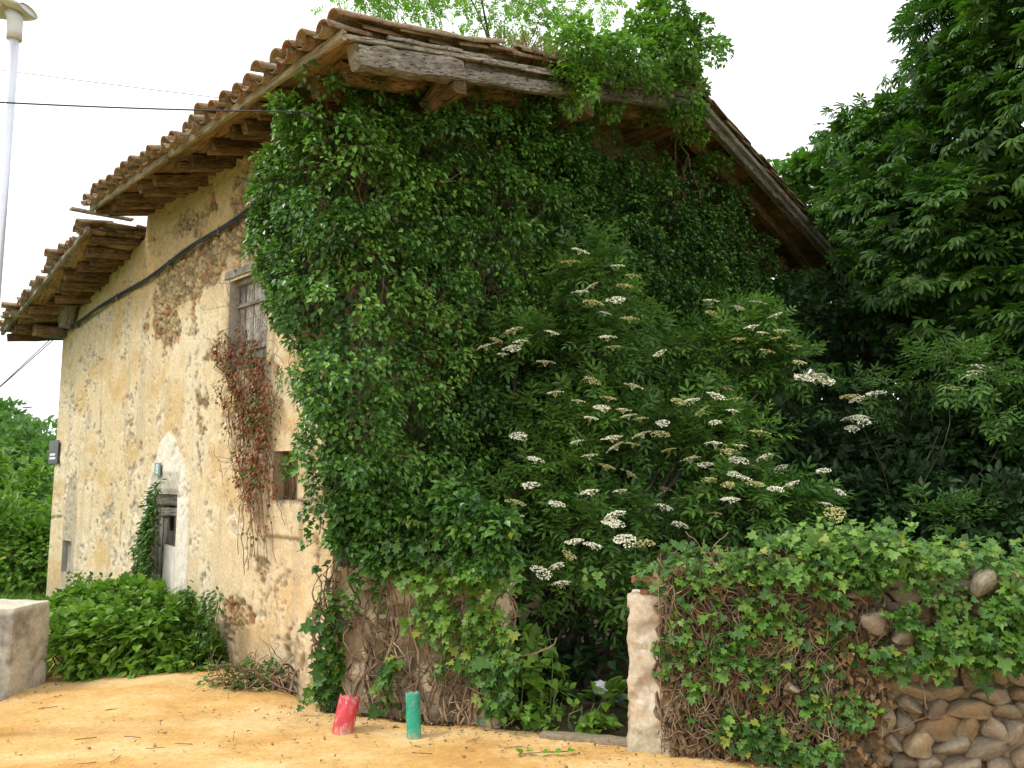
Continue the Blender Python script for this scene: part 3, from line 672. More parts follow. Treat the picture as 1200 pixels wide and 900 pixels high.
# clay tiles
def tile_mesh(ln=.44, r0=.105, r1=.085, th=.014, seg=6, name="roof_tile"):
    V, Fc = [], []
    for e, (y, r) in enumerate(((0, r0), (ln, r1))):
        for q in (0, th):
            for j in range(seg + 1):
                a = math.pi * j / seg; V.append(((r - q) * math.cos(a), y, (r - q) * math.sin(a) * .85))
    m = seg + 1
    for j in range(seg):
        Fc += [[j, j + 1, 2 * m + j + 1, 2 * m + j], [m + j + 1, m + j, 3 * m + j, 3 * m + j + 1], [j + 1, j, m + j, m + j + 1], [2 * m + j, 2 * m + j + 1, 3 * m + j + 1, 3 * m + j]]
    Fc += [[0, 2 * m, 3 * m, m], [seg, m + seg, 3 * m + seg, 2 * m + seg]]
    return np.array(V), np.array(Fc)
TV, TF = tile_mesh(r0=.095, r1=.078)
tile_me = mesh("roof_tile", TV, TF, M['tile'], smooth=True)
tiles_bag = Bag(); ntile = 0
def put_tile(P, axis, normal, flip=False, single=True, jit=1.0):
    global ntile
    ax = nrm(axis + gauss(1)[0] * .045 * jit); n = nrm(normal + gauss(1)[0] * .08 * jit); x = nrm(np.cross(ax, n)); n = np.cross(x, ax)
    if flip: n = -n; x = -x; P = P - n * .0
    P = P + gauss(1)[0] * .014 * jit + ax * rng.normal(0, .03) * jit
    if single and ntile < 298:
        inst("roof_tile", tile_me, basis(x, ax, n, P), house); ntile += 1
    else:
        tiles_bag.add(TV[:, :1] * x + TV[:, 1:2] * ax + TV[:, 2:] * n + P, TF)
cols_s = np.arange(-OG + .08, S_END + .05, .245)
def RT(s, t, d): return A + L * s + R * t + Z * (float(zr(t)) + d)
for j, s in enumerate(cols_s):
    for side in (0, 1):
        edge = -OV - .15 if side == 0 else T_END + .10
        tmax = T_AP - edge if side == 0 else edge - T_AP; k = 0
        while k * .35 < tmax - .1:
            t_ = edge + k * .35 if side == 0 else edge - k * .35
            lift = .03 + .02 + (0.012 if k else 0)
            ax, n_ = (UPS, NUP) if side == 0 else (-DNS, NDN)
            base = A + L * s + R * t_ + Z * (float(zr(min(max(t_, -OV), T_END))) + (min(0, t_ + OV) * SL1 if side == 0 else -max(0, t_ - T_END) * SL2))
            single = (side == 0 and k < 3) or j < 3
            put_tile(base + n_ * (lift + .018), ax, n_, False, single)
            if k < 2 or j < 3 or True: put_tile(base + L * .122 + n_ * (lift + .035) + ax * .05, ax, n_, True, single and (k < 1 or j < 2))
            if j == 0: put_tile(base - L * .02 + n_ * (lift + .062) + ax * .12, ax, n_, False, True, .8)     # doubled verge row
            k += 1
# ridge tiles
for k in range(16):
    s = -OG - .02 + k * .37; put_tile(A + L * s + R * T_AP + Z * (ZA + .07), L, Z, False, k < 5)
cols_l = np.arange(LR0 - .1, LR1, .20)
for j, s in enumerate(cols_l):
    for k in range(9):
        t_ = -OV - .11 + k * .36; ax = nrm(R + Z * .10); n_ = nrm(Z + L * .215)
        base = A + L * s + R * t_ + Z * float(zl(s, t_)); sg = k < 2
        put_tile(base + n_ * .05, ax, n_, False, sg, 1.6)
        put_tile(base + LDIR * .10 + n_ * .05 + ax * .04, ax, n_, True, k < 1, 1.6)
for q in ((75, 258, .2), (62, 266, .25)):
    P0 = A + L * (LR0 + .1 + q[2]) - R * (OV + .1) + Z * 5.62; V, Fc = beam(P0, P0 + R * .8 + Z * .03, .09, .03, jit=.08); obj("loose_board", V, Fc, M['wood_grey'], house, smooth=False)
o = tiles_bag.build("roof_tiles", M['tile'], house); o["kind"] = "stuff"

# cable clipped along the street wall
pts = []
for x, y in ((318, 224), (300, 238), (250, 272), (205, 303), (160, 333), (110, 365), (82, 382), (70, 390)):
    s_, z_ = F(x, y, .04); pts.append(A + L * s_ + Z * z_ - R * .045)
pts = np.array(pts); tt = np.linspace(0, len(pts) - 1, 50); pts = np.stack([np.interp(tt, range(len(pts)), pts[:, i]) for i in range(3)], -1)
pts[:, 2] += .02 * np.sin(tt * 3.0)
wc = obj("wall_cable", *tube(pts, .020, 6), M['cable'], house)
obj("wall_cable", *tube(pts + Z * -.035 + gauss(50) * .006, .013, 5), M['cable'], house)
for i in range(4, 50, 9): obj("clip", *boxg(pts[i] + R * .02 - Z * .015, L, R, Z, .012, .03, .05), M['wood_grey'], wc, smooth=False)

# ================================================================== street sign on the far corner
s_, z_ = F(63.5, 530); sgn = thing("street_sign", A + L * s_ + Z * z_ - R * .03, "dark rectangular street name plaque with white lettering at the far wall corner", "street sign")
obj("plate", *roughbox(A + L * 8.17 + Z * z_ - R * .035, L, R, Z, .24, .010, .19, res=.08, amp=0, rnd=.006), M['slate'], sgn, smooth=False)
for dz, hw, hh in ((-.04, .13, .018), (-.10, .15, .018)):
    # lettering too small to read in the photograph: kept as two short rows of strokes
    for q in range(7):
        obj("letter", *boxg(A + L * (8.17 - (q - 3) * hw / 3.4) + Z * (z_ + dz) - R * .0485, L, R, Z, hw / 8, .0015, hh), M['letter'], sgn, smooth=False)
obj("emblem", *boxg(A + L * 8.17 + Z * (z_ + .08) - R * .0485, L, R, Z, .012, .0015, .04), plain("sign_emblem", (.35, .36, .4), .5), sgn, smooth=False)

# ================================================================== BOUNDARY WALLS
# right-hand garden wall
WU = nrm(np.array([.965, -.24, 0])); WN = nrm(np.array([-.24, -.965, 0]))     # along it, and out towards the lane
W0 = np.array([.93, 6.14, 0.0])
def WQ(x, y, d=0.0):
    P = on_plane(x, y, W0 + WN * d, WN) - W0; return P @ WU, P[2]
swall = thing("stone_wall", W0 + WU * 1.8 - WN * .2, "tumbledown rubble garden wall with a plastered end pillar, smothered in ivy stems", "stone wall")
def wtop(q): return 1.36 + .10 * np.sin(q * 1.7) + .05 * np.sin(q * 5.1 + 1)
V, Fq = roughbox(W0 + WU * 2.35 - WN * .285 + Z * .62, WU, -WN, Z, 2.05, .22, .72, res=.06, amp=.05, rnd=.08, freq=5, seed=4)
cl = np.array([.30, .225, .135]) * (.6 + .8 * fbm(V[:, 0] * 6, V[:, 1] * 6, V[:, 2] * 6, 4, 7))[:, None]
obj("wall_core", V, Fq, M['rough'], swall, cols=cl)
def stone_meshes(n):
    import bmesh
    out_ = []
    for k in range(n):
        bm = bmesh.new(); bmesh.ops.create_icosphere(bm, subdivisions=3, radius=1)
        v = np.array([q.co[:] for q in bm.verts]); f = np.array([[q.index for q in p.verts] for p in bm.faces]); bm.free()
        v = np.sign(v) * np.abs(v) ** .55; v /= np.abs(v).max()
        for _ in range(8):                                            # planar breaks
            n_ = sphere_pts(1)[0]; h = v @ n_; lim = np.quantile(h, .78); v = v - np.maximum(h - lim, 0)[:, None] * n_ * .80
        v = v * (1 + .48 * (fbm(v[:, 0] * 2.4 + k * 9, v[:, 1] * 2.2, v[:, 2] * 2.2, 5, k, .6) - .5))[:, None]
        out_.append(mesh("stone", v, f, M['stone'], smooth=True))
    return out_
SM = stone_meshes(14)
def put_stone(P, ux, un, hw, hh, hd, parent):
    a = random.uniform(-.2, .2); x = ux * math.cos(a) + Z * math.sin(a); z = np.cross(x, un) * -1; z = z if z[2] > 0 else -z
    inst("stone", random.choice(SM), basis(x * hw, un * hd, z * hh, P), parent)
z = .0; row = 0
while z < 1.28:
    hh = random.uniform(.07, .16); q = .30 - random.random() * .1
    while q < 4.3:
        ww_ = random.uniform(.11, .27)
        if z + hh * .5 < wtop(q) + .04:
            proud = random.uniform(.015, .06); px_h = hh * random.uniform(.9, 1.12)
            put_stone(W0 + WU * (q + ww_ / 2) + Z * (z + hh / 2 + random.uniform(-.012, .012)) - WN * (.09 - proud), WU, WN, ww_ * .60, px_h * .66, .11, swall)
        q += ww_ * .97
    z += hh * .94; row += 1
for (x, y, hw, hh) in ((1024, 733, .085, .085), (1056, 745, .065, .045), (1150, 682, .09, .085), (1005, 695, .06, .04), (925, 803, .07, .05)):
    q, z_ = WQ(x, y, .06); put_stone(W0 + WU * q + Z * z_ + WN * .07, WU, WN, hw * 1.15, hh * 1.15, .12, swall)
# plastered pillar closing the wall at the gateway
def pil(wp): return .03 * sst(.45, .0, wp[:, 2]) + .03 * (fbm(wp[:, 0] * 20, wp[:, 1] * 20, wp[:, 2] * 20, 4, 3) - .5) - .02 * sst(.55, .62, fbm(wp[:, 0] * 8, wp[:, 1] * 8, wp[:, 2] * 8, 4, 33))
V, Fq = roughbox(W0 + WU * .13 - WN * .17 + Z * .52, WU, -WN, Z, .19, .21, .60, res=.022, amp=.03, rnd=.02, freq=5, seed=14, fn=pil)
n2 = fbm(V[:, 0] * 5, V[:, 1] * 5, V[:, 2] * 5, 5, 8); cl = mixc(np.array([.50, .42, .31]), np.array([.60, .53, .42]), sst(.4, .6, n2)); cl = mixc(cl, np.array([.38, .27, .14]), sst(.62, .5, n2 + .25 * np.abs(V[:, 2] - .28)) * .6 * sst(.6, .2, V[:, 2]))
cl = mixc(cl, np.array([.42, .38, .27]), sst(.3, .05, V[:, 2])); obj("pillar", V, Fq, M['concrete'], swall, cols=cl)
for (du, dz, hw, a, m_) in ((-.06, 1.235, .10, .05, 'brick'), (.07, 1.21, .11, -.08, 'concrete2'), (-.02, 1.145, .07, .12, 'brick'), (.10, 1.275, .1, .0, 'concrete2')):
    P = W0 + WU * (.13 + du) - WN * random.uniform(.04, .1) + Z * dz; x = WU * math.cos(a) + Z * math.sin(a)
    V, Fq = roughbox(P, x, -WN, nrm(np.cross(x, -WN)), hw, .07, .022, res=.012, amp=.014, rnd=.006, freq=9, seed=int(du * 99))
    if m_ == 'brick': obj("brick", V, Fq, M['brick'], swall)
    else: obj("brick", V, Fq, M['concrete'], swall, cols=np.zeros((len(V), 3)) + np.array([.46, .40, .30]))
# stub of the wall between the house corner and the gateway
S0 = A + np.array([.0, -.035, 0]); S1 = np.array([-.10, 6.66, 0.0]); SU = nrm(S1 - S0); SN = nrm(np.array([SU[1], -SU[0], 0]))
if SN[1] > 0: SN = -SN
SLEN = np.linalg.norm(S1 - S0)
stub = thing("wall_stub", S0 + SU * SLEN / 2 - SN * .2, "short plastered length of wall joined to the house corner behind the two painted stubs", "wall")
V, Fq = roughbox(S0 + SU * SLEN / 2 - SN * .2 + Z * .56, SU, -SN, Z, SLEN / 2, .2, .68, res=.028, amp=.05, rnd=.05, freq=4, seed=24,
                 fn=lambda wp: .035 * (fbm(wp[:, 0] * 14, wp[:, 1] * 14, wp[:, 2] * 14, 4, 3) - .5) - .035 * sst(.50, .56, fbm(wp[:, 0] * 4, wp[:, 1] * 4, wp[:, 2] * 4, 5, 18)))
n2 = fbm(V[:, 0] * 4, V[:, 1] * 4, V[:, 2] * 4, 5, 18); n3 = fbm(V[:, 0] * 16, V[:, 1] * 16, V[:, 2] * 16, 4, 19)
cl = mixc(np.array([.56, .46, .31]), np.array([.30, .225, .135]), sst(.49, .56, n2)); cl = cl * (.7 + .6 * n3)[:, None]; obj("plaster_core", V, Fq, M['rough'], stub, cols=cl)
for i in range(26):
    q = random.uniform(.35, SLEN - .1); z_ = random.uniform(.1, 1.2); put_stone(S0 + SU * q + Z * z_ - SN * .05, SU, SN, random.uniform(.06, .11), random.uniform(.05, .09), .08, stub)
def SQ(x, y, d=0.0):
    P = on_plane(x, y, S0 + SN * d, SN) - S0; return P @ SU, P[2]

# ================================================================== CONCRETE BLOCK, left
bu = nrm(np.array([1, -.10, 0])); bn = nrm(np.array([-.10, -1, 0]))
Pc = on_ground(10, 818); blk = thing("concrete_block", Pc - bu * .5, "weathered pale concrete block with rounded top edge beside the leafy bush", "concrete block")
n_ = lambda wp: .010 * (fbm(wp[:, 0] * 25, wp[:, 1] * 25, wp[:, 2] * 25, 4, 3) - .5)
V, Fq = roughbox(Pc - bu * .92 - bn * .25 + Z * .38, bu, -bn, Z, .92, .26, .42, res=.024, amp=.022, rnd=.022, freq=4, seed=44, fn=n_)
def ccol(V, s_):
    a = fbm(V[:, 0] * 3, V[:, 1] * 3, V[:, 2] * 3, 5, s_); b = fbm(V[:, 0] * 13, V[:, 1] * 13, V[:, 2] * 13, 5, s_ + 1)
    c = mixc(np.array([.50, .455, .37]), np.array([.30, .26, .21]), sst(.42, .58, a * .6 + b * .4)); c = mixc(c, np.array([.20, .18, .16]), .7 * sst(.56, .66, b) * sst(.45, .55, a)); return mixc(c, np.array([.60, .56, .46]), .7 * sst(.74, .79, V[:, 2] + .02 * b))
obj("upright_slab", V, Fq, M['concrete'], blk, cols=ccol(V, 60))
V, Fq = roughbox(Pc - bu * 1.0 + bn * .12 + Z * .22, bu, -bn, Z, .80, .14, .36, res=.03, amp=.02, rnd=.04, freq=4, seed=45, fn=n_)
q = (V - Pc) @ bu; V[:, 2] = np.where(V[:, 2] > .0, V[:, 2] * np.clip(1.0 - (q + .35) * 1.0, .45, 1.05), V[:, 2]); V = V + bu * 0
obj("sloping_buttress", V, Fq, M['concrete'], blk, cols=ccol(V, 70))

# ================================================================== PAINTED PIPE STUBS
def pipe_stub(px, py, px2, py2, r, mat, name, label, flat=1.0, back=.05):
    P = on_ground(px, py); d = P[1]; s_ = 938.0 / d
    P2 = P + np.array([(px2 - px) / s_, .10, (py - py2) / s_ * .97]); P = P - Z * .04
    t_ = thing(name, P, label, "painted stub"); ax = nrm(P2 - P); ln = np.linalg.norm(P2 - P)
    n, m = 20, 8; X = nrm(np.cross(ax, np.array([0, 1.0, 0]))); Y = np.cross(ax, X); V = []
    prof = [(0, r), (ln * .3, r), (ln * .6, r), (ln * .97, r * 1.0), (ln, r * .97), (ln, r * .86), (ln * .7, r * .85), (ln * .4, r * .84)]
    for h, rr in prof:
        for j in range(n):
            a = 2 * math.pi * j / n; rq = rr * (1 + .025 * math.sin(3 * a + h * 9)); V.append(P + ax * (h + (.01 * math.sin(5 * a) if h > ln * .9 else 0)) + X * rq * math.cos(a) + Y * rq * flat * math.sin(a))
    V = np.array(V); i = np.arange(len(prof) - 1)[:, None] * n; j = np.arange(n)[None, :]; k = (j + 1) % n
    obj("pipe", V, np.stack([i + j, i + k, i + k + n, i + j + n], -1).reshape(-1, 4), mat, t_)
    obj("fill", *tube([P + ax * ln * .45, P + ax * ln * .93], r * .66, n, flat), M['earth'], t_, smooth=False)
pipe_stub(400, 861, 406, 822, .083, M['red'], "red_pipe_stub", "faded red painted pipe stub leaning against the wall foot")
pipe_stub(486, 868, 481, 818, .056, M['green'], "green_pipe_stub", "green painted pipe stub standing right of the red one", .8)

# ================================================================== LAMP POST
Dl = 6.4; Pt = at(17, 40, Dl); lx, ly, lz = Pt
lamp = thing("street_lamp", (lx, ly, 0), "slim galvanised street lamp post with a pale flat head", "street lamp")
obj("pole", *tube([(lx, ly, -.05), (lx, ly, 1.2), (lx, ly, 3), (lx, ly, lz)], [.052, .051, .046, .042], 20), M['steel'], lamp)
obj("base_plate", *roughbox(np.array([lx, ly, .02]), np.array([1, 0, 0.]), np.array([0, 1, 0.]), Z, .14, .14, .015, res=.1, amp=0, rnd=.005), M['steel'], lamp)
obj("collar", *tube([(lx, ly, lz - .05), (lx, ly, lz + .02), (lx - .005, ly, lz + .14), (lx - .05, ly, lz + .22)], [.058, .058, .062, .052], 18), M['lamp_shell'], lamp)
hx = -nrm(np.array([1, -.12, -.22])); ey = nrm(np.cross(Z, hx)); ez = np.cross(hx, ey)
Vh, n1_, m1_ = [], 13, 14
hp = np.array([lx + .10, ly, lz + .17])
for i in range(n1_):
    f = i / (n1_ - 1); wd = .20 * (math.sin(math.pi * min(1, f * .93 + .07)) ** .45) + .01; ht = .075 * (math.sin(math.pi * min(.999, f * .9 + .08)) ** .5) + .004
    for j in range(m1_):
        a = 2 * math.pi * j / m1_; zz_ = math.sin(a) * ht; zz_ = zz_ if zz_ > 0 else zz_ * .45
        Vh.append(hp + hx * .68 * f + ey * wd * math.cos(a) + ez * (zz_ + .04))
i = np.arange(n1_ - 1)[:, None] * m1_; j = np.arange(m1_)[None, :]; k = (j + 1) % m1_
obj("head", np.array(Vh), [np.stack([i + j, i + k, i + k + m1_, i + j + m1_], -1).reshape(-1, 4), np.array([list(range(m1_)), list(range((n1_ - 1) * m1_ + m1_ - 1, (n1_ - 1) * m1_ - 1, -1))])], M['lamp_shell'], lamp)
obj("diffuser", *roughbox(hp + hx * .38 + ez * .006, hx, ey, ez, .24, .13, .02, res=.05, amp=0, rnd=.015), M['lamp_glass'], lamp)

# ================================================================== OVERHEAD CABLES
def span(name, p0, p1, r, sag, label):
    p0, p1 = np.array(p0), np.array(p1); t = np.linspace(0, 1, 40)[:, None]; P = p0 + (p1 - p0) * t - Z * sag * 4 * t * (1 - t)
    V, Fc = tube(P, r, 6); o = obj(name, V, Fc, M['cable'], None, origin=p1); return tag(o, label, "cable")
s_, z_ = F(352, 131); q_ = on_plane(352, 131, A - R * .74, R); Pe = q_
span("overhead_cable", at(-420, 88, 5.6), Pe, .0065, .06, "thick black overhead cable running to the wall under the eave")
obj("cable_bracket", *tube([Pe, Pe + R * .5, A + L * .05 - L * .1 + Z * Pe[2] + R * .1], .012, 6), M['cable'], house)
Pe2 = RP(.15, -OV + .02, -.02); span("overhead_cable", at(-420, 22, 9.5), at(292, 119, 7.6), .0035, .03, "thin pale overhead wire above the thick black cable")
Pf = A + L * 8.2 + Z * 4.42 - R * .05
span("overhead_cable", at(-330, 742, 16), Pf + L * .0, .008, .10, "upper of two service wires falling from the far wall corner")
span("overhead_cable", at(-330, 716, 15.5), Pf - Z * .06, .008, .16, "lower of two service wires falling from the far wall corner")

# ================================================================== PLANTS
def walk(p, dirv, n, step, wander, bounds=None, grav=0.0):
    P = [np.array(p, float)]; d = nrm(np.array(dirv, float))
    for i in range(n):
        d = nrm(d + rng.normal(0, wander, 3) + np.array([0, 0, grav])); q = P[-1] + d * step
        P.append(q)
    return np.array(P)
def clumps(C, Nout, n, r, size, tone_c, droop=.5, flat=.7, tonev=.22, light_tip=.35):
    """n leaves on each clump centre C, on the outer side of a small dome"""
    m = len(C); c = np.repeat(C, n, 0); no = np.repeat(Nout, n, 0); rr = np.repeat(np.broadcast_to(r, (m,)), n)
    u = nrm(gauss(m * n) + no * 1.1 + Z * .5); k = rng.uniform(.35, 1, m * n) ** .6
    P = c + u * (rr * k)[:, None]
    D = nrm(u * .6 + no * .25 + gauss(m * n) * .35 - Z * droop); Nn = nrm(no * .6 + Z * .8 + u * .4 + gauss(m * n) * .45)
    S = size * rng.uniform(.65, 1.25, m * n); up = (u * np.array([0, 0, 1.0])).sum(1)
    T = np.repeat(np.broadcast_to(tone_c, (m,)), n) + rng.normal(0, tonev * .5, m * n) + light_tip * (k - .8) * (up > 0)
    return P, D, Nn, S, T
def cat(*a): return [np.concatenate(x) for x in zip(*a)]

# ---- ivy on the gable, wrapped round the corner
ivy = thing("ivy", A + R * 2.5 - L * .3, "huge curtain of dark green ivy covering the gable of the house", "ivy")
bx = [(352, 92), (338, 130), (330, 180), (318, 215), (296, 250), (291, 285), (302, 318), (306, 345), (318, 380), (333, 410), (340, 450), (352, 500), (352, 540), (368, 575), (384, 600), (415, 640), (430, 668)]
bz = [F(x, y, .12) for x, y in bx]; bzs = sorted((z_, -s_) for s_, z_ in bz)
zt = np.array([q[0] for q in bzs]); ut = np.array([q[1] for q in bzs])
def ivy_surf(u, z, off):
    c = .38; th = np.clip((u + c) / (2 * c), 0, 1) * math.radians(90); Nn = -R * np.cos(th)[:, None] - L * np.sin(th)[:, None]
    P = A + L * np.maximum(-u - c, 0)[:, None] + R * np.maximum(u - c, 0)[:, None] + Nn * off[:, None] * (1 + .35 * np.sin(2 * th))[:, None] + Z * z[:, None]
    return P, Nn
nC = 3000; u = rng.uniform(-2.2, 9.0, nC); z = rng.uniform(1.15, 6.2, nC)
lim = np.interp(z, zt, ut) - np.interp(z, [2.2, 3.2, 4.3, 5], [.0, .04, .16, .12]) + (fbm(z * 3, u * 3, 0, 3, 2) - .5) * .3
zb = np.interp(u, [-.5, .3, 1.2, 2.5, 8], [1.2, 1.25, 1.45, 1.0, .6]) + (fbm(u * 3, u, 0, 3, 5) - .5) * .3
ztop = np.where(u > 0, zr(np.clip(u, 0, 8.4)) - .20 - .14 * vn(u * 2, u * 0, 0, 4), 5.42)
ok = (u > lim) & (z > zb) & (z < ztop)
s_, z_ = G(800, 235); ok &= ~((np.hypot((u - s_) / .3, (z - z_) / .35) < 1))
ok &= ~((u > 2.6) & (z > ztop - .40 * np.clip((u - 2.6) * .8, 0, 1)) & (vn(u * 2, z * 2, 0, 9) < .5))
u, z = u[ok], z[ok]
bul = .10 + .42 * fbm(u * .8, z * .9, 0, 3, 31) * np.clip((u - ut.min()) / 1.2, .25, 1) * sst(.0, .8, u - np.interp(z, zt, ut) + .1)
bul = bul * np.where(z > ztop[ok] - .5, 1.15, 1) + .12 * sst(2.2, 1.2, z) * (u > 0)
off = bul + rng.uniform(-.06, .36, len(u)) * sst(-.1, .8, u - np.interp(z, zt, ut) + .2); C, Nc = ivy_surf(u, z, off)
tn = .40 + .9 * (fbm(u * 1.7, z * 1.7, 0, 3, 12) - .45) + rng.normal(0, .14, len(u)) + .10 * sst(5, 3, np.abs(z - 3.5) + np.clip(u, 0, 9) * .5)
g1 = clumps(C, Nc, 54, rng.uniform(.08, .20, len(u)), .060, tn, droop=.6, light_tip=.8)  # light_tip: pale young leaves, and clump shading painted into the tone
kk = 30000; ub = rng.uniform(-1.9, 8.5, kk); zb_ = rng.uniform(1.0, 6.1, kk); okb = (ub > np.interp(zb_, zt, ut) - .12) & (zb_ > np.interp(ub, [-.5, .3, 1.2, 2.5, 8], [1.3, 1.35, 1.5, 1.0, .6])) & (zb_ < np.where(ub > 0, zr(np.clip(ub, 0, 8.4)) - .3, 5.4)) & ~(np.hypot((ub - G(800, 235)[0]) / .28, (zb_ - G(800, 235)[1]) / .33) < 1)
ub, zb_ = ub[okb], zb_[okb]; Pb, Nb = ivy_surf(ub, zb_, np.interp(ub, [-1.8, 0, .6], [.03, .06, .12]) + rng.uniform(0, .07, len(ub)))
g2 = (Pb, nrm(-Z + gauss(len(ub)) * .6), nrm(Nb + gauss(len(ub)) * .35), rng.uniform(.06, .09, len(ub)), rng.uniform(0, .4, len(ub)))
P, D, Nn, S, T = cat(g1, g2)
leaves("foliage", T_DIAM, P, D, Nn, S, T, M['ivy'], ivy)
# trailing ends hanging below the curtain and over the lower windows
hg = []
for x, y, n, s_w in ((350, 520, 7, .05), (362, 560, 8, .06), (378, 585, 8, .07), (425, 655, 10, .08), (440, 650, 9, .08), (480, 655, 8, .1), (540, 660, 8, .1), (590, 655, 8, .1), (350, 150, 8, .05), (345, 100, 6, .05), (410, 105, 8, .06), (430, 90, 8, .06)):
    s_, z_ = F(x, y, .1) if x < 390 else (None, None)
    P0 = (A + L * s_ - R * .1 + Z * z_) if x < 390 else A + R * G(x, y, .35)[0] - L * .35 + Z * G(x, y, .35)[1]
    w_ = walk(P0, (0, 0, -1), n, .05, .35, grav=-.5); hg.append(clumps(w_, np.tile(nrm(-R - L), (len(w_), 1)), 9, s_w, .06, .45))
nb_ = 230; qb = rng.uniform(.12, SLEN + .12, nb_); zb2 = rng.uniform(1.28, 1.8, nb_) + .10 * np.sin(qb * 7)
Cb = S0 + qb[:, None] * SU + zb2[:, None] * Z + SN * (rng.uniform(-.25, .12, nb_) + .12 * np.sin(qb * 5))[:, None]
hg.append(clumps(Cb, np.tile(SN, (nb_, 1)), 34, .12, .072, .40 + rng.normal(0, .14, nb_), droop=.4, light_tip=.7))
P, D, Nn, S, T = cat(*hg); leaves("trailing_leaves", T_DIAM, P, D, Nn, S, T, M['ivy'], ivy)
bg_ = Bag()
for i in range(150):                                     # woody runners showing at the margins
    u0 = random.uniform(-1.2, 3.5); z0 = random.uniform(1.2, 5.2)
    if u0 < np.interp(z0, zt, ut) - .1: continue
    P0, N0 = ivy_surf(np.array([u0]), np.array([z0]), np.array([.22 if u0 > 0 else .1])); w_ = walk(P0[0], (random.uniform(-.5, .5), 0, random.choice((-1, 1))), 12, .07, .25)
    bg_.add(*tube(w_, np.linspace(.008, .003, 13), 4))
bg_.build("runners", M['stem'], ivy)["kind"] = "stuff"
for i in range(34):                                      # stout stems climbing from the ground at the corner
    x = random.uniform(388, 425) if i % 2 else random.uniform(440, 600); yb = 660
    if i % 2: s_, z_ = G(x, 690, .05); P0 = A + R * max(.02, s_) - L * .06
    else: q_ = random.uniform(.4, SLEN); P0 = S0 + SU * q_ + SN * .06
    n_ = 18; tt_ = np.linspace(0, 1, n_ + 1)[:, None]; w_ = P0 + Z * tt_ * random.uniform(1.1, 1.6) + (R if i % 2 else SU) * (np.cumsum(rng.normal(0, .018, n_ + 1))[:, None] + .05 * np.sin(tt_ * 9 + i)) - L * .015 * np.sin(tt_ * 14 + i)
    obj("stem", *tube(w_, np.linspace(random.uniform(.009, .017), .006, n_ + 1), 6), M['stem'], ivy)
# bare twig tangle beneath the roof corner
tg = Bag()
for i in range(40):
    P0 = A + L * F(395, 118)[0] * 0 - L * .18 + R * random.uniform(-.3, .3) + Z * random.uniform(4.9, 5.15)
    tg.add(*tube(walk(P0, (random.uniform(-.5, .3), -.1, -1), 8, .06, .22), np.linspace(.006, .002, 9), 4))
tg.build("dry_twigs", M['stem'], ivy)["kind"] = "stuff"

# ---- bright ivy heaped over the verge and the ridge
riv = thing("roof_ivy", RP(-.9, 3.6, .1), "bright green ivy heaped over the roof verge and hanging from it", "ivy")
def ell_clumps(ells, n, inner=.55, bias=Z * .3, noise=.28, seed=1):
    """clump centres near the surface of a union of ellipsoids, outline broken by noise"""
    Cs, Ns = [], []
    vol = np.array([np.prod(e[1]) ** (2 / 3) for e in ells]); cnt = (n * vol / vol.sum()).astype(int)
    for (c, r), k in zip(ells, cnt):
        c = np.array(c, float); r = np.array(r, float); u = nrm(gauss(k) + bias); f = rng.uniform(inner, 1, k) ** .7
        f = f * (1 + noise * 2 * (fbm(u[:, 0] * 2.2 + seed, u[:, 1] * 2.2, u[:, 2] * 2.2, 4, seed) - .5))
        Cs.append(c + u * r * f[:, None]); Ns.append(nrm(u / r))
    C, Nn = np.concatenate(Cs), np.concatenate(Ns)
    return C, Nn
vp = lambda x, y, d=1.1: A - L * d + R * G(x, y, d)[0] + Z * G(x, y, d)[1]
els = [(vp(668, 70), (.30, .3, .34)), (vp(672, 105), (.22, .22, .24)), (vp(715, 72), (.42, .35, .26)), (vp(762, 62), (.5, .4, .34)), (vp(795, 60), (.38, .35, .42)), (vp(800, 110), (.25, .3, .45)), (vp(775, 30), (.35, .35, .25)), (vp(735, 100, 1.0), (.5, .3, .10)), (vp(700, 118, .8), (.3, .25, .14)), (vp(770, 125, .8), (.35, .25, .12)), (vp(838, 62), (.12, .12, .16)), (vp(806, 130, .8), (.22, .3, .4))]
C, Nc = ell_clumps(els, 520, .35, noise=.4); P, D, Nn, S, T = clumps(C, Nc, 34, .12, .066, .5 + .35 * (fbm(C[:, 0] * 2, C[:, 2] * 2, 0, 3, 3) - .5) * 2); leaves("foliage", T_DIAM, P, D, Nn, S, T, M['ivy_roof'], riv)
els2 = [(vp(830, 200, .7), (.25, .25, .22)), (vp(865, 210, .6), (.45, .25, .16)), (vp(900, 235, .7), (.25, .2, .1)), (vp(820, 170, .5), (.3, .2, .2))]
C, Nc = ell_clumps(els2, 60, .2); P, D, Nn, S, T = clumps(C, Nc, 26, .12, .07, .4); leaves("hanging_foliage", T_DIAM, P, D, Nn, S, T, M['ivy_young'], riv)
for i in range(12):
    w_ = walk(vp(random.uniform(785, 815), random.uniform(150, 210), .5), (random.uniform(-.5, .5), .2, -.9), 9, .1, .25); obj("stem", *tube(w_, np.linspace(.016, .006, 10), 5), M['stem'], riv)
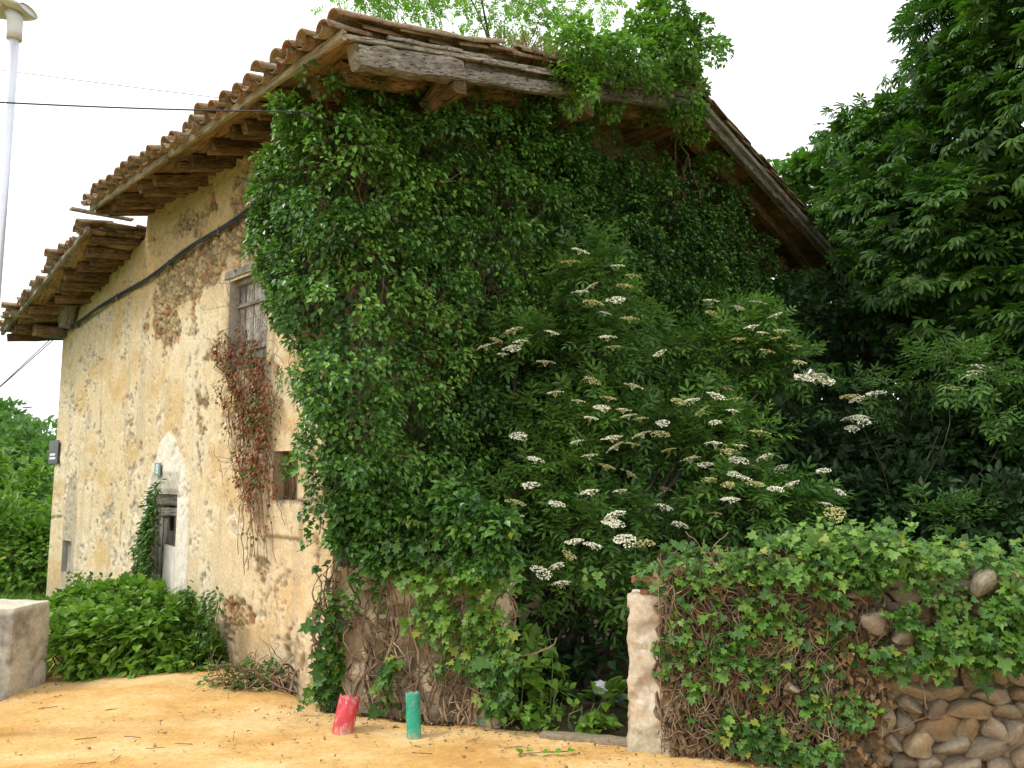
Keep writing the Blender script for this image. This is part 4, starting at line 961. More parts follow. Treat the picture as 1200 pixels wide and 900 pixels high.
# weeds on the tiles
def tuft(name, base, n, h, mat, label, cat_, spread=.12, lean=.4, wd=.006, group=None):
    t_ = thing(name, base, label, cat_, group); m = 5
    Pb = base + gauss(n) * np.array([spread, spread, 0]); d = nrm(gauss(n) * lean + Z); hh = h * rng.uniform(.4, 1, n); side = nrm(np.cross(d, gauss(n)))
    V = []
    for k in range(m):
        f = k / (m - 1); c = Pb + d * (hh * f)[:, None] + (d * np.array([1, 1, 0])) * (hh * f * f * .5)[:, None] - Z * (hh * f * f * .12)[:, None]
        V += [c - side * wd * (1 - f), c + side * wd * (1 - f)]
    V = np.stack(V, 1).reshape(-1, 3); b = (np.arange(n) * 2 * m)[:, None]
    Fq = np.concatenate([np.stack([b + 2 * k, b + 2 * k + 1, b + 2 * k + 3, b + 2 * k + 2], -1).reshape(-1, 4) for k in range(m - 1)])
    o = obj("blades", V, Fq, mat, t_, attrs={"tone": np.repeat(rng.random(n), 2 * m)}); o["kind"] = "stuff"; return t_
for x, y, n, h, lb in ((625, 50, 260, .35, "dry pale grass tuft growing on the roof tiles near the ivy"), (356, 44, 40, .14, "tiny green weed sprouting from the eave tiles")):
    t_ = G(x, y, OG)[0]; tuft("roof_weed", RP(-OG + .15, t_, .12) if n > 100 else RP(-.3, -.62, .10), n, h, M['litter'] if n > 100 else M['weed'], lb, "weed", .16 if n > 100 else .05, .3)

# ---- dead creeper on the street wall
dc = thing("dead_creeper", A + L * 1.6 - R * .05 + Z * .9, "dead rust-brown creeper hanging below the upper window on the ochre wall", "creeper")
strands = [((262, 395), (296, 450), (310, 520), (302, 600)), ((300, 400), (292, 450), (297, 520), (312, 660)), ((270, 400), (282, 470), (285, 560), (287, 660)), ((312, 420), (310, 470), (316, 540), (322, 600)),
           ((262, 440), (282, 500), (290, 560), (308, 640)), ((322, 440), (312, 500), (300, 560), (292, 600)), ((278, 390), (295, 420), (315, 460), (322, 500)), ((258, 400), (268, 430), (290, 470), (302, 520))]
lp = []; st = 0
def catmull(pts, n):
    pts = np.array(pts, float); t = np.linspace(0, len(pts) - 1, n); return np.stack([np.interp(t, range(len(pts)), pts[:, i]) for i in range(pts.shape[1])], -1)
dts = Bag()
for sx in strands:
    for rep in range(5):
        p = catmull([(x + random.uniform(-15, 12), y + random.uniform(-14, 14)) for x, y in sx], 26); k = int(random.uniform(18, 26))
        W_ = np.array([A + L * F(x, y, .05)[0] + Z * F(x, y, .05)[1] - R * (.04 + .03 * random.random()) for x, y in p]); W_ += gauss(len(W_)) * .008
        V, Fc = tube(W_, np.linspace(.009, .004, len(W_)) if rep < 1 else .0035, 5)
        if rep < 1: obj("stem", V, Fc, M['stem'], dc)
        else: dts.add(V, Fc)
        if rep < 5: lp.append(W_[:k])
for i in range(60):
    x, y = random.uniform(258, 345), random.uniform(330, 640); s_, z_ = F(x, y, .05)
    if i < 25: x = random.uniform(268, 312); y = random.uniform(340, 420); s_, z_ = F(x, y, .05)
    dts.add(*tube(walk(A + L * s_ + Z * z_ - R * .04, (random.uniform(-.5, .5), 0, random.choice((-1, .6))), 10, .05, .3), .0025, 4))
dts.build("twigs", M['stem'], dc)["kind"] = "stuff"
Pq = np.concatenate(lp); Pq = Pq[(rng.random(len(Pq)) < .60) & (fbm(Pq[:, 0] * 9, Pq[:, 1] * 9, Pq[:, 2] * 7, 2, 8) > .38)]; g = clumps(Pq, np.tile(-R, (len(Pq), 1)), 5, .07, .047, .5, droop=1.1, tonev=.8)
leaves("dead_leaves", T_DIAM, *g[:4], g[4], M['dead'], dc)
Pq = Pq[rng.random(len(Pq)) < .16]; g = clumps(Pq, np.tile(-R, (len(Pq), 1)), 4, .08, .05, .5, droop=.6); leaves("green_leaves", T_DIAM, *g[:4], g[4], M['ivy_young'], dc)

# ---- climber in the doorway
cl_ = thing("door_climber", A + L * 4.1 - R * .1, "straggling green climber growing up the left side of the door", "climber")
lp = []
for k in range(16):
    p = catmull([(random.uniform(150, 186), 690), (random.uniform(158, 180), 650), (random.uniform(170, 184), 620), (random.uniform(176, 188), 595 - random.random() * 28)], 22)
    W_ = np.array([A + L * F(x, y, .12)[0] + Z * F(x, y, .12)[1] - R * random.uniform(.08, .14) for x, y in p]) + gauss(22) * .008; lp.append(W_)
    obj("stem", *tube(W_, np.linspace(.010, .003, 22), 5), M['stem'], cl_)
Pq = np.concatenate(lp); Pq = Pq[rng.random(len(Pq)) < .75]; g = clumps(Pq, np.tile(-R, (len(Pq), 1)), 5, .07, .062, .3, droop=.5); leaves("foliage", T_OVAL, *g[:4], g[4], M['ivy_young'], cl_)
for (x0, x1, y0, y1, lb) in ((98, 135, 670, 715, "wispy upright stems in the bush against the cream wall, left of the door"), (226, 256, 690, 750, "thin upright stems in the bush against the wall, right of the door")):
    t_ = thing("tall_weed", A + L * F((x0 + x1) / 2, 690, .25)[0] - R * .3, lb, "weed")
    lp = []
    for k in range(9):
        s0 = F(random.uniform(x0, x1), 700, .25)[0]; w_ = walk(A + L * s0 - R * random.uniform(.15, .4), (0, 0, 1), 13, F(x0, y0, .25)[1] / 13, .1, grav=.2); lp.append(w_[5:]); obj("stem", *tube(w_, np.linspace(.007, .002, 14), 4), M['greenstem'], t_)
    Pq = np.concatenate(lp); g = clumps(Pq, np.tile(-R, (len(Pq), 1)), 6, .07, .06, .3); leaves("foliage", T_OVAL, *g[:4], g[4], M['ivy_young'], t_)

# ---- bush of broad leaves at the foot of the door
def hugging_bush(name, label, cat_, P0, els, n, per, size, T_, mat, tone=.5, r=.12, droop=.15, stems=20, inner=.4, smat='greenstem', split=0):
    t_ = thing(name, P0, label, cat_); C, Nc = ell_clumps(els, n, inner, noise=.5, seed=6); ok = C[:, 2] > -.02; C, Nc = C[ok], Nc[ok]
    P, D, Nn, S, T = clumps(C, Nc, per, r, size, tone + .3 * (fbm(C[:, 0] * 3, C[:, 1] * 3, C[:, 2] * 3, 3, 7) - .5) * 2 + rng.normal(0, .1, len(C)), droop=droop)
    Nn = nrm(Nn + Z * .7); ok = P[:, 2] > .02; P, D, Nn, S, T = P[ok], D[ok], Nn[ok], S[ok], T[ok]
    if split:
        key = np.linalg.norm(P - C0, axis=1) - .35 * P[:, 2] + rng.uniform(0, .25, len(P)); o_ = np.argsort(key); a, b = o_[:split], o_[split:]
        for i in a:
            V, Fc = place(T_, P[i:i + 1], D[i:i + 1], Nn[i:i + 1], S[i:i + 1]); obj("leaf", V, Fc, mat, t_, origin=P[i], smooth=False, attrs={"tone": np.full(len(V), float(np.clip(T[i], 0, 1)))})
        P, D, Nn, S, T = P[b], D[b], Nn[b], S[b], T[b]
    leaves("foliage", T_, P, D, Nn, S, T, mat, t_)
    for k in range(stems):
        c, rr = els[k % len(els)]; b = np.array([c[0] + rng.normal(0, rr[0] * .3), c[1] + rng.normal(0, rr[1] * .3), -.03]); e = np.array(c) + sphere_pts(1)[0] * np.array(rr) * .8; e[2] = max(e[2], .2)
        w_ = catmull([b, (b + e) / 2 + gauss(1)[0] * .04, e], 6); obj("stem", *tube(w_, np.linspace(.010, .004, 6), 5), M[smat], t_)
    return t_
g_ = lambda x, y: on_ground(x, y)
Bc = lambda x, y, back, h: np.array([g_(x, y)[0], g_(x, y)[1] + back, h])
els = [((-4.55, 8.5, .16), (.36, .4, .36)), ((-4.1, 8.6, .2), (.5, .45, .44)), ((-3.62, 8.55, .2), (.42, .4, .42)), ((-3.8, 8.85, .34), (.42, .3, .34)), ((-4.8, 9.3, .25), (.5, .45, .45)), ((-4.3, 9.2, .42), (.4, .3, .36)), ((-3.3, 8.35, .10), (.22, .22, .22))]
hugging_bush("broadleaf_bush", "low bush of broad bright green leaves filling the foot of the door", "bush", (-3.8, 8.6, 0), els, 800, 10, .098, T_HEART, M['weed'], .55, .15, .35, 24, split=240)

# ---- brushwood heap near the corner
bh = thing("brushwood", on_ground(303, 812), "tangled heap of dry twigs and a few leaves at the wall foot", "brushwood")
bb = Bag(); P0 = on_ground(303, 815)
for i in range(150):
    p = P0 + np.array([rng.normal(0, .22), rng.normal(.08, .1), random.uniform(.02, .2)]); w_ = walk(p, (random.uniform(-1, 1), random.uniform(-.4, .4), random.uniform(-.2, .5)), 9, .045, .3, grav=-.05); w_[:, 2] = np.maximum(w_[:, 2], .012)
    bb.add(*tube(w_, np.linspace(random.uniform(.004, .009), .002, 10), 4))
bb.build("twigs", M['stem'], bh)["kind"] = "stuff"
for i in range(7):
    w_ = walk(P0 + np.array([.45 - .08 * i, -.02, .02]), (.2, .1, .9), 11, .05, .2, grav=-.22); w_[:, 2] = np.maximum(w_[:, 2], .015); obj("branch", *tube(w_, np.linspace(.016, .006, 12), 6), M['stem'], bh)
C = P0 + np.stack([rng.normal(-.08, .22, 60), rng.normal(.05, .08, 60), rng.uniform(.05, .30, 60)], -1); g = clumps(C, np.tile(-R, (60, 1)), 7, .06, .05, .45); leaves("leaves", T_OVAL, *g[:4], g[4], M['ivy_young'], bh)

DENS = .42
# ---- climbing ivy on the stub wall and up the corner
def wall_ivy(name, label, O, U, Nn_, cl_spec, stems, size, mat, T_, thin=60, ln=1.3, qr=(0, 1), split=0, rmin=.007, rmax=.016, lean=.0, zmax=1.4, off=.05, holes=()):
    t_ = thing(name, O + U * (qr[0] + qr[1]) / 2, label, "ivy")
    Cs = []
    for (q, z_, rq, rz, n, d0, d1, tn) in cl_spec:
        n = int(n * DENS)
        a = np.stack([rng.normal(q, rq, n), rng.normal(z_, rz, n), rng.uniform(d0, d1, n), np.full(n, tn)], -1); Cs.append(a)
    a = np.concatenate(Cs); a = a[(a[:, 1] > .03)]; C = O + a[:, :1] * U + a[:, 1:2] * Z + a[:, 2:3] * Nn_
    P, D, N_, S, T = clumps(C, np.tile(Nn_, (len(C), 1)), 8, .085, size, a[:, 3] + rng.normal(0, .26, len(C)), droop=.6, tonev=.5); N_ = nrm(N_ + Nn_ * .5)
    S = S * np.exp(rng.normal(0, .28, len(S)))
    for (hq, hz, hr) in holes:
        k_ = np.hypot((P - O) @ U - hq, (P[:, 2] - hz) * 1.1) > hr * (.85 + .3 * vn(P[:, 0] * 30, P[:, 2] * 30, 0, 2)); P, D, N_, S, T = P[k_], D[k_], N_[k_], S[k_], T[k_]
    if split:
        ok = P[:, 2] < 99; key = -((P - O) @ Nn_) + rng.uniform(0, .08, len(P)); o_ = np.argsort(key); aa, bb_ = o_[:split], o_[split:]
        for i in aa:
            V, Fc = place(T_, P[i:i + 1], D[i:i + 1], N_[i:i + 1], S[i:i + 1] * 1.1); obj("leaf", V, Fc, mat, t_, origin=P[i], smooth=False, attrs={"tone": np.full(len(V), float(np.clip(T[i], 0, 1)))})
        P, D, N_, S, T = P[bb_], D[bb_], N_[bb_], S[bb_], T[bb_]
    leaves("foliage", T_, P, D, N_, S, T, mat, t_)
    for k in range(stems):
        q = random.uniform(*qr); n = int(random.uniform(14, 24)); z0 = random.choice((-.02, -.02, .1, .3)); step = ln / 22
        pq = [(q, z0, off)]; dq, dz = random.uniform(-.5, .5) + lean, 1.0; zk = zmax - random.uniform(0, .5)
        for i in range(n):
            dq = dq * .9 + rng.normal(0, .32); dz = dz * .92 + .08 + rng.normal(0, .18); l_ = math.hypot(dq, dz); pq.append((pq[-1][0] + dq / l_ * step, min(pq[-1][1] + dz / l_ * step, zk + .03 * math.sin(i * .7 + k)), off + .03 * math.sin(i * .8 + k) + random.uniform(0, .012)))
        pq = np.array(pq); pq[:, 0] = np.clip(pq[:, 0], qr[0] - .03 + .04 * np.sin(np.arange(len(pq)) * .9 + k), qr[1] + .6); w_ = O + pq[:, :1] * U + pq[:, 1:2] * Z + pq[:, 2:] * Nn_; r0 = random.uniform(rmin, rmax)
        obj("stem", *tube(w_, np.linspace(r0, r0 * .5, len(w_)), 6), M['stem'], t_)
    b = Bag()
    for k in range(thin):
        q = random.uniform(*qr); z0 = random.uniform(0, zmax * .9); w_ = walk(O + U * q + Z * z0 + Nn_ * (off + .03), U * random.uniform(-1, 1) + Z * random.uniform(-.8, 1), 9, .05, .38)
        dd = (w_ - O) @ Nn_; w_ = w_ + (np.clip(dd, .02, .14) - dd)[:, None] * Nn_; dq_ = (w_ - O) @ U; w_ = w_ + (np.clip(dq_, qr[0] - .02, qr[1] + .4) - dq_)[:, None] * U; b.add(*tube(w_, np.linspace(.005, .002, 10), 4))
    b.build("twigs", M['stem'], t_)["kind"] = "stuff"
    return t_
def sp(f, lst): return [(*f(x, y, .08), rx, rz, n, d0, d1, tn) for (x, y, rx, rz, n, d0, d1, tn) in lst]
wall_ivy("climbing_ivy", "yellow-green ivy climbing the short plastered wall above the green stub", S0, SU, SN,
         sp(SQ, [(540, 680, .24, .05, 110, .06, .2, 1.0), (515, 725, .13, .10, 70, .05, .12, .9), (565, 735, .10, .12, 60, .04, .12, .8), (585, 790, .08, .18, 80, .05, .16, .3), (455, 790, .05, .12, 26, .04, .1, .45), (545, 770, .12, .1, 40, .03, .1, .5), (470, 650, .3, .05, 50, .04, .2, .25), (480, 840, .15, .05, 14, .03, .1, .5)]),
         30, .064, M['ivy_young'], T_IVY, 120, 1.25, (.25, SLEN))
wall_ivy("climbing_ivy", "narrow column of dark green ivy climbing the house corner above the red stub", A - R * .02, nrm(R - L * .2), nrm(-L - R * .8),
         [(.0 + .02, .35, .06, .18, 60, .03, .12, .2), (.05, .62, .07, .14, 50, .03, .1, .3), (.0, .95, .05, .2, 16, .02, .08, .5), (.02, .15, .09, .08, 30, .03, .1, .2)],
         9, .07, M['ivy_young'], T_IVY, 60, 1.4, (-.08, .16))
# ---- the ivy that smothers the garden wall
wall_ivy("wall_ivy", "tangle of bare ivy stems with fresh green leaves over the rubble garden wall", W0, WU, WN,
         sp(WQ, [(860, 665, .30, .06, 150, -.1, .16, .45), (960, 672, .32, .07, 260, -.15, .2, .62), (1000, 640, .22, .06, 150, -.2, .15, .75), (1050, 655, .16, .07, 130, -.2, .2, .8), (930, 640, .12, .05, 60, -.2, .1, .6), (1140, 665, .35, .07, 200, -.25, .15, .6), (1180, 700, .2, .10, 160, .0, .2, .5), (1085, 745, .18, .12, 170, .05, .2, .45), (1160, 755, .18, .08, 110, .05, .2, .35), (1045, 765, .14, .06, 50, .04, .14, .4),
                 (890, 720, .18, .1, 70, .04, .14, .5), (850, 770, .16, .08, 60, .04, .14, .4), (900, 790, .2, .08, 60, .03, .1, .3), (890, 860, .15, .05, 80, .05, .15, .25), (930, 880, .12, .03, 50, .05, .15, .25), (990, 830, .15, .07, 50, .04, .12, .4), (790, 750, .08, .1, 30, .03, .12, .5), (800, 690, .1, .08, 40, .0, .12, .5), (960, 740, .15, .08, 40, .03, .1, .5), (830, 820, .12, .1, 14, .03, .1, .4), (1110, 660, .7, .05, 150, -.4, -.1, .5)]),
         80, .056, M['ivy_young'], T_IVY, 330, 1.25, (.20, 1.35), split=280, rmin=.006, rmax=.019, zmax=1.42, holes=[(*WQ(x, y, .12), q) for x, y, q in ((1024, 735, .13), (1056, 747, .09), (1150, 682, .11), (1085, 720, .08), (925, 803, .09), (860, 790, .08))])
bt = Bag()
for i in range(420):                                      # matted dead stems hanging over the left half of the wall
    q = rng.normal(.8, .5) if i < 300 else rng.uniform(.2, 3.2)
    if q < .22 or q > 1.7 or random.random() < .25: continue
    z0 = random.uniform(.1, 1.35); w_ = walk(W0 + WU * q + Z * z0 + WN * random.uniform(.05, .11), WU * random.uniform(-.5, .5) + Z * random.choice((-1, 1)), 10, .045, .22)
    dd = (w_ - W0) @ WN; w_ = w_ + (np.clip(dd, .02, .15) - dd)[:, None] * WN; dq_ = (w_ - W0) @ WU; w_ = w_ + (np.maximum(dq_, .2) - dq_)[:, None] * WU; w_[:, 2] = np.clip(w_[:, 2], .01, 1.45); bt.add(*tube(w_, random.uniform(.003, .008), 4))
dm = thing("dead_vine", W0 + WU * 1.0 + WN * .1, "matted dry brown stems draped over the left half of the garden wall", "dead vine"); bt.build("stems", M['stem'], dm)["kind"] = "stuff"
C = W0 + WU * rng.uniform(.2, 1.7, 420)[:, None] + Z * rng.uniform(.05, 1.35, 420)[:, None] + WN * rng.uniform(.01, .07, 420)[:, None]
g = clumps(C, np.tile(WN, (len(C), 1)), 5, .06, .055, .4, droop=.8); leaves("dry_leaves", T_DIAM, *g[:4], g[4], M['litter'], dm)

# ---- elder in flower behind the gateway
elder = thing("elder_bush", (.55, 8.0, 0), "tall elder bush in flower standing behind the gateway in front of the ivy", "elder bush")
EL = [(at(700, 400, 8.1), (.85, .60, .62)), (at(690, 330, 8.1), (.42, .42, .50)), (at(610, 400, 7.9), (.42, .4, .28)), (at(690, 500, 7.9), (.85, .65, .60)), (at(640, 560, 7.7), (.55, .45, .55)), (at(690, 620, 7.6), (.75, .5, .50)), (at(650, 690, 7.4), (.45, .35, .28)), (at(740, 690, 7.5), (.35, .35, .35)),
      (at(850, 420, 8.5), (.75, .6, .45)), (at(875, 385, 8.5), (.5, .45, .3)), (at(830, 510, 8.2), (.85, .6, .55)), (at(860, 590, 8.0), (.95, .6, .40)), (at(920, 430, 8.4), (.35, .35, .3)), (at(940, 600, 8.1), (.5, .4, .30))]
EL = [(c_, tuple(.88 * q for q in r_)) for c_, r_ in EL]; Ec = [np.array(e[0]) for e in EL]; Er = [np.array(e[1]) for e in EL]
C, Nc = ell_clumps(EL, 950, .35, bias=np.array([0, -.5, .3]), noise=.5, seed=3); n = 6
m = len(C); c = np.repeat(C, n, 0); no = np.repeat(Nc, n, 0); D = nrm(gauss(m * n) * .6 + no * .5 + Z * .12); P = c + gauss(m * n) * .03
Nn = nrm(Z * .9 + no * .3 + gauss(m * n) * .25); S = rng.uniform(.14, .27, m * n); T = np.repeat(.45 + .9 * (fbm(C[:, 0] * 1.6, C[:, 1] * 1.6, C[:, 2] * 1.6, 3, 9) - .45) + rng.normal(0, .12, m), n) + rng.normal(0, .08, m * n)
ok = P[:, 2] > .5; leaves("foliage", T_PINN, P[ok], D[ok], Nn[ok], S[ok], T[ok], M['elder'], elder)
for k, (bx_, by_) in enumerate(((.22, 7.55), (.34, 7.7), (.10, 7.75), (.55, 7.8), (.7, 7.75))):
    for (e, r_) in [(Ec[i], Er[i]) for i in range(k, len(Ec), 5)]:
        b = np.array([bx_, by_, -.05]); mid = b + (e - b) * .45 + np.array([-.05, 0, .25]); w_ = catmull([b, b + (mid - b) * .5 + gauss(1)[0] * .04, mid, (mid + e) / 2 + gauss(1)[0] * .05, e], 16)
        obj("branch", *tube(w_, np.linspace(.05 if k < 2 else .03, .010, 16), 8), M['bark'], elder)
tb = Bag()
for i in range(0, len(C), 2):
    e = Ec[int(np.argmin([np.linalg.norm((C[i] - a) / b) for a, b in zip(Ec, Er)]))]; tb.add(*tube(catmull([e + (C[i] - e) * .2, e + (C[i] - e) * .6 - Z * .03, C[i]], 5), np.linspace(.008, .003, 5), 4))
tb.build("twigs", M['bark'], elder)["kind"] = "stuff"
def head_mesh(seed, mat):
    r_ = np.random.default_rng(seed); V, Fq = [], []; n_ = 0
    for k in range(150):
        a = r_.uniform(0, 6.283); r = math.sqrt(r_.random()) * (1 + .12 * math.sin(3 * a + seed)); p = np.array([r * math.cos(a), r * math.sin(a), .18 * (1 - r * r) + r_.normal(0, .03)]); s_ = r_.uniform(.055, .10); t = r_.normal(0, .3, 2)
        q = np.array([[-s_, 0, -s_ * t[0]], [0, -s_, -s_ * t[1]], [s_, 0, s_ * t[0]], [0, s_, s_ * t[1]]]); V.append(p + q); Fq.append([n_, n_ + 1, n_ + 2, n_ + 3]); n_ += 4
    for k in range(5):
        a = k * 1.256; v, f = tube([(0, 0, -.45), (.35 * math.cos(a), .35 * math.sin(a), .08)], .012, 3); V.append(v); nq = n_; n_ += len(v)
        Fq += [list(x + nq) for x in f[0]]
    return mesh("flower_head", np.concatenate(V), np.array(Fq), mat, smooth=False)
HW = [head_mesh(s_, M['flower_w']) for s_ in range(4)]; HY = [head_mesh(s_ + 9, M['flower_y']) for s_ in range(3)]
FL = """298 30 1;275 58 0;395 68 1;428 93 1;330 118 1;300 133 1;390 153 1;362 187 1;330 160 0;424 200 0;410 118 0;382 272 0;368 247 1;230 236 1;132 230 1;90 255 1;152 258 1;130 275 1;105 290 1;62 270 1;212 310 1;500 287 1;
630 156 1;745 160 1;697 173 1;630 186 0;790 192 1;805 231 0;790 250 0;732 221 1;757 236 1;838 270 0;696 252 0;768 282 0;850 310 0;860 349 1;893 343 1;912 362 1;328 356 1;432 369 1;236 387 1;372 400 0;294 407 1;355 425 1;325 450 1;408 430 1;450 452 0;420 445 1;508 463 1;642 395 1;690 402 0;582 405 1;670 377 0;686 433 1;638 461 1;605 432 0;550 410 0;
146 496 1;290 510 1;188 554 1;455 491 1;175 619 1;240 665 1;326 635 1;400 633 1;366 572 0;424 590 0;322 545 1;388 522 1;432 516 0;380 500 1;522 530 0;500 490 0;640 515 1;675 535 0;702 520 1;697 555 1;613 567 1;575 553 1;685 590 1;710 600 1;745 575 0;740 615 0;765 548 1;800 577 1;828 617 1;790 628 1;672 618 0;625 605 0;678 655 1;508 673 1;550 718 1;388 692 1;392 716 1;378 712 1;284 760 1;332 770 1;414 757 1;272 795 0;242 822 1;202 838 1;250 866 1;138 662 0;915 665 1;950 635 1;910 582 1;940 690 0;960 727 1;640 690 0;512 628 0;750 485 0;462 765 0"""
for it in FL.replace("\n", "").split(";"):
    X_, Y_, wt = [float(q) for q in it.split()]; px, py = 540 + X_ * 540 / 1157, 280 + Y_ * 420 / 900
    d = nrm(ray(px, py)); best = None
    for e, r_ in zip(Ec, Er):
        o_ = (C0 - e) / r_; v = d / r_; a_ = v @ v; b_ = o_ @ v; c_ = o_ @ o_ - 1.0; ds = b_ * b_ - a_ * c_
        if ds > 0:
            tt_ = (-b_ - math.sqrt(ds)) / a_; best = tt_ if best is None else min(best, tt_)
    if best is None:
        j_ = int(np.argmin([np.linalg.norm(np.cross(e - C0, d)) for e in Ec])); best = (Ec[j_] - C0) @ d
    p = C0 + d * (best - .34); sc = random.uniform(.062, .10); n_ = nrm(Z + gauss(1)[0] * .22 - np.array([0, .25, 0])); x_ = nrm(np.cross(n_, gauss(1)[0])); y_ = np.cross(n_, x_)
    inst("flower_head", random.choice(HW if wt else HY), basis(x_ * sc, y_ * sc, n_ * sc, p), elder)

# ---- nettles and weeds in the gateway
def sprig_plants(name, label, spots, mat, leafT, size, group=None):
    pass
els = [((.05, 6.85, .20), (.28, .18, .26)), ((.22, 7.0, .28), (.22, .2, .3)), ((-.02, 7.0, .4), (.15, .15, .3))]
hugging_bush("gateway_weed", "bright heart-leaved weed at the left side of the gateway", "weed", (.08, 6.85, 0), els, 55, 7, .10, T_HEART, M['weed'], .6, .10, .3, 10)
els = [((.76, 6.78, .15), (.14, .12, .14)), ((.62, 6.62, .07), (.12, .08, .08))]
hugging_bush("gateway_weed", "low weed with broad leaves hugging the foot of the pillar in the gateway", "weed", (.74, 6.75, 0), els, 16, 6, .11, T_HEART, M['weed'], .5, .08, .3, 5)
els = [((.48, 6.55, .08), (.16, .08, .12)), ((.36, 6.75, .12), (.12, .1, .2))]
hugging_bush("gateway_weed", "thin pale weed in the middle of the gateway", "weed", (.45, 6.6, 0), els, 20, 6, .07, T_OVAL, M['weed'], .65, .08, .1, 6)
els = [((.35, 7.6, .25), (.7, .3, .35)), ((.9, 7.5, .3), (.5, .3, .4)), ((.0, 7.5, .5), (.4, .2, .6))]
hugging_bush("yard_undergrowth", "shadowy undergrowth in the yard behind the gateway", "undergrowth", (.4, 7.6, 0), els, 130, 8, .09, T_HEART, M['shade'], .6, .13, .2, 12)
for k in range(3):
    w_ = walk((.05 + .12 * k, 6.8, 0), (.1 + .12 * k, 0, 1), 13, .06, .08, grav=.1)
    o = obj("bent_stem", *tube(w_, np.linspace(.006, .003, 14), 5), M['greenstem'], None, origin=w_[0]); tag(o, ("leftmost", "middle", "rightmost")[k] + " of the three thin green stalks rising beside the gateway weeds", "stalk", "green stalks in the gateway")
# rubbish
def crumple(name, px, py, r, mat, label, dist):
    import bmesh
    P = at(px, py, dist); bm = bmesh.new(); bmesh.ops.create_icosphere(bm, subdivisions=4, radius=1); v = np.array([q.co[:] for q in bm.verts]); f = np.array([[q.index for q in p.verts] for p in bm.faces]); bm.free()
    n = np.abs(fbm(v[:, 0] * 1.8 + px, v[:, 1] * 1.8, v[:, 2] * 1.8, 4, 5) - .5) * 2; v = v * (.75 + .55 * n)[:, None] * np.array(r) + P
    return tag(obj(name, v, f, mat, None, origin=P - Z * r[2] * .8, smooth=False), label, "rubbish")
crumple("plastic_bag", 704, 806, (.085, .06, .065), M['plastic'], "crumpled white plastic bag in the dark gateway", 6.95)
crumple("plastic_bag", 725, 818, (.10, .06, .05), M['plastic_b'], "crumpled blue-grey plastic scrap beside the white bag", 6.95)
# mound the rubbish rests on
V, Fq = roughbox(at(715, 838, 7.0) - Z * .02, np.array([1, 0, 0.]), np.array([0, 1.0, 0]), Z, .28, .2, .10, res=.03, amp=.05, rnd=.09, freq=8, seed=5); o = obj("litter_mound", V, Fq, M['earth'], None, origin=at(715, 838, 7.0)); tag(o, "low mound of dark leaf litter under the plastic rubbish", "mound")
V, Fq = roughbox(np.array([.62, 6.33, .0]), nrm(np.array([.96, -.26, 0])), nrm(np.array([.26, .96, 0])), Z, .42, .07, .05, res=.03, amp=.015, rnd=.03, freq=8, seed=6); o = obj("threshold_stone", V, Fq, M['concrete'], None, origin=(.62, 6.33, 0), cols=np.zeros((len(V), 3)) + np.array([.22, .18, .12])); tag(o, "half buried grey-brown threshold stone across the gateway", "stone")

# ---- litter, pebbles and twigs on the lane
def scatter_litter():
    n = 2600; X_ = rng.uniform(-6, 4.5, n); dens = rng.random(n); line = 6.62 - .30 * X_; Y_ = np.where(dens < .55, line - rng.exponential(.22, n) - .02, rng.uniform(3.5, 8, n))
    Y_ = np.where(X_ < -1.6, np.where(dens < .4, 7.2 - (X_ + 1.6) * .98 - rng.exponential(.3, n) - .1, Y_), Y_)
    P = np.stack([X_, Y_, np.full(n, .035)], -1); D = gauss(n) * np.array([1, 1, .25]); Nn = nrm(Z + gauss(n) * .3)
    o = leaves("fallen_leaves", T_DIAM, P, D, Nn, rng.uniform(.008, .034, n), rng.random(n), M['litter'], None); tag(o, "small dry leaves and crumbs scattered over the sand", "litter")
    b = Bag()
    for i in range(450):
        p = np.array([rng.uniform(-6, 4.5), rng.uniform(3.5, 8), .028]); s_ = rng.uniform(.003, .011) ; v, f = boxg(p, nrm(np.array([rng.normal(), rng.normal(), .2])), nrm(gauss(1)[0]), Z, s_, s_ * .8, s_ * .6); b.add(v, f)
    o = b.build("pebbles", M['stone'], None); tag(o, "tiny pebbles scattered over the sand", "pebbles", kind="stuff")
    b = Bag()
    for i in range(30):
        x_ = rng.uniform(-5, 4); p = np.array([x_, 6.62 - .3 * x_ - rng.exponential(.2) - .1 if x_ > -1.5 else rng.uniform(5, 7.3), .035]); b.add(*tube(walk(p, (rng.normal(), rng.normal() * .4, 0), 5, .03, .15) * np.array([1, 1, 0]) + Z * .035, .003, 4))
    o = b.build("fallen_twigs", M['stem'], None); tag(o, "short dry twigs lying on the sand along the wall foot", "twigs", kind="stuff")
scatter_litter()
for (x, y, lb) in ((170, 812, "thin bleached stick lying on the sand below the leafy bush"), (640, 885, "fallen ivy sprig lying on the sand before the gateway")):
    P0 = on_ground(x, y, .03); w_ = walk(P0 - np.array([.2, 0, 0]), (1, .1, 0), 9, .045, .1) * np.array([1, 1, 0]) + Z * .04
    if x < 300: o = obj("stick", *tube(w_, .006, 5), M['wood_grey'], None, origin=P0); tag(o, lb, "stick")
    else:
        t_ = thing("ivy_sprig", P0, lb, "ivy sprig"); obj("stem", *tube(w_, .004, 4), M['stem'], t_)
        C = w_[::2]; V, Fc = place(T_IVY, C + Z * .01, gauss(len(C)) * np.array([1, 1, .1]), nrm(Z + gauss(len(C)) * .2), .07); obj("leaves", V, Fc, M['weed'], t_, attrs={"tone": np.full(len(V), .4)})

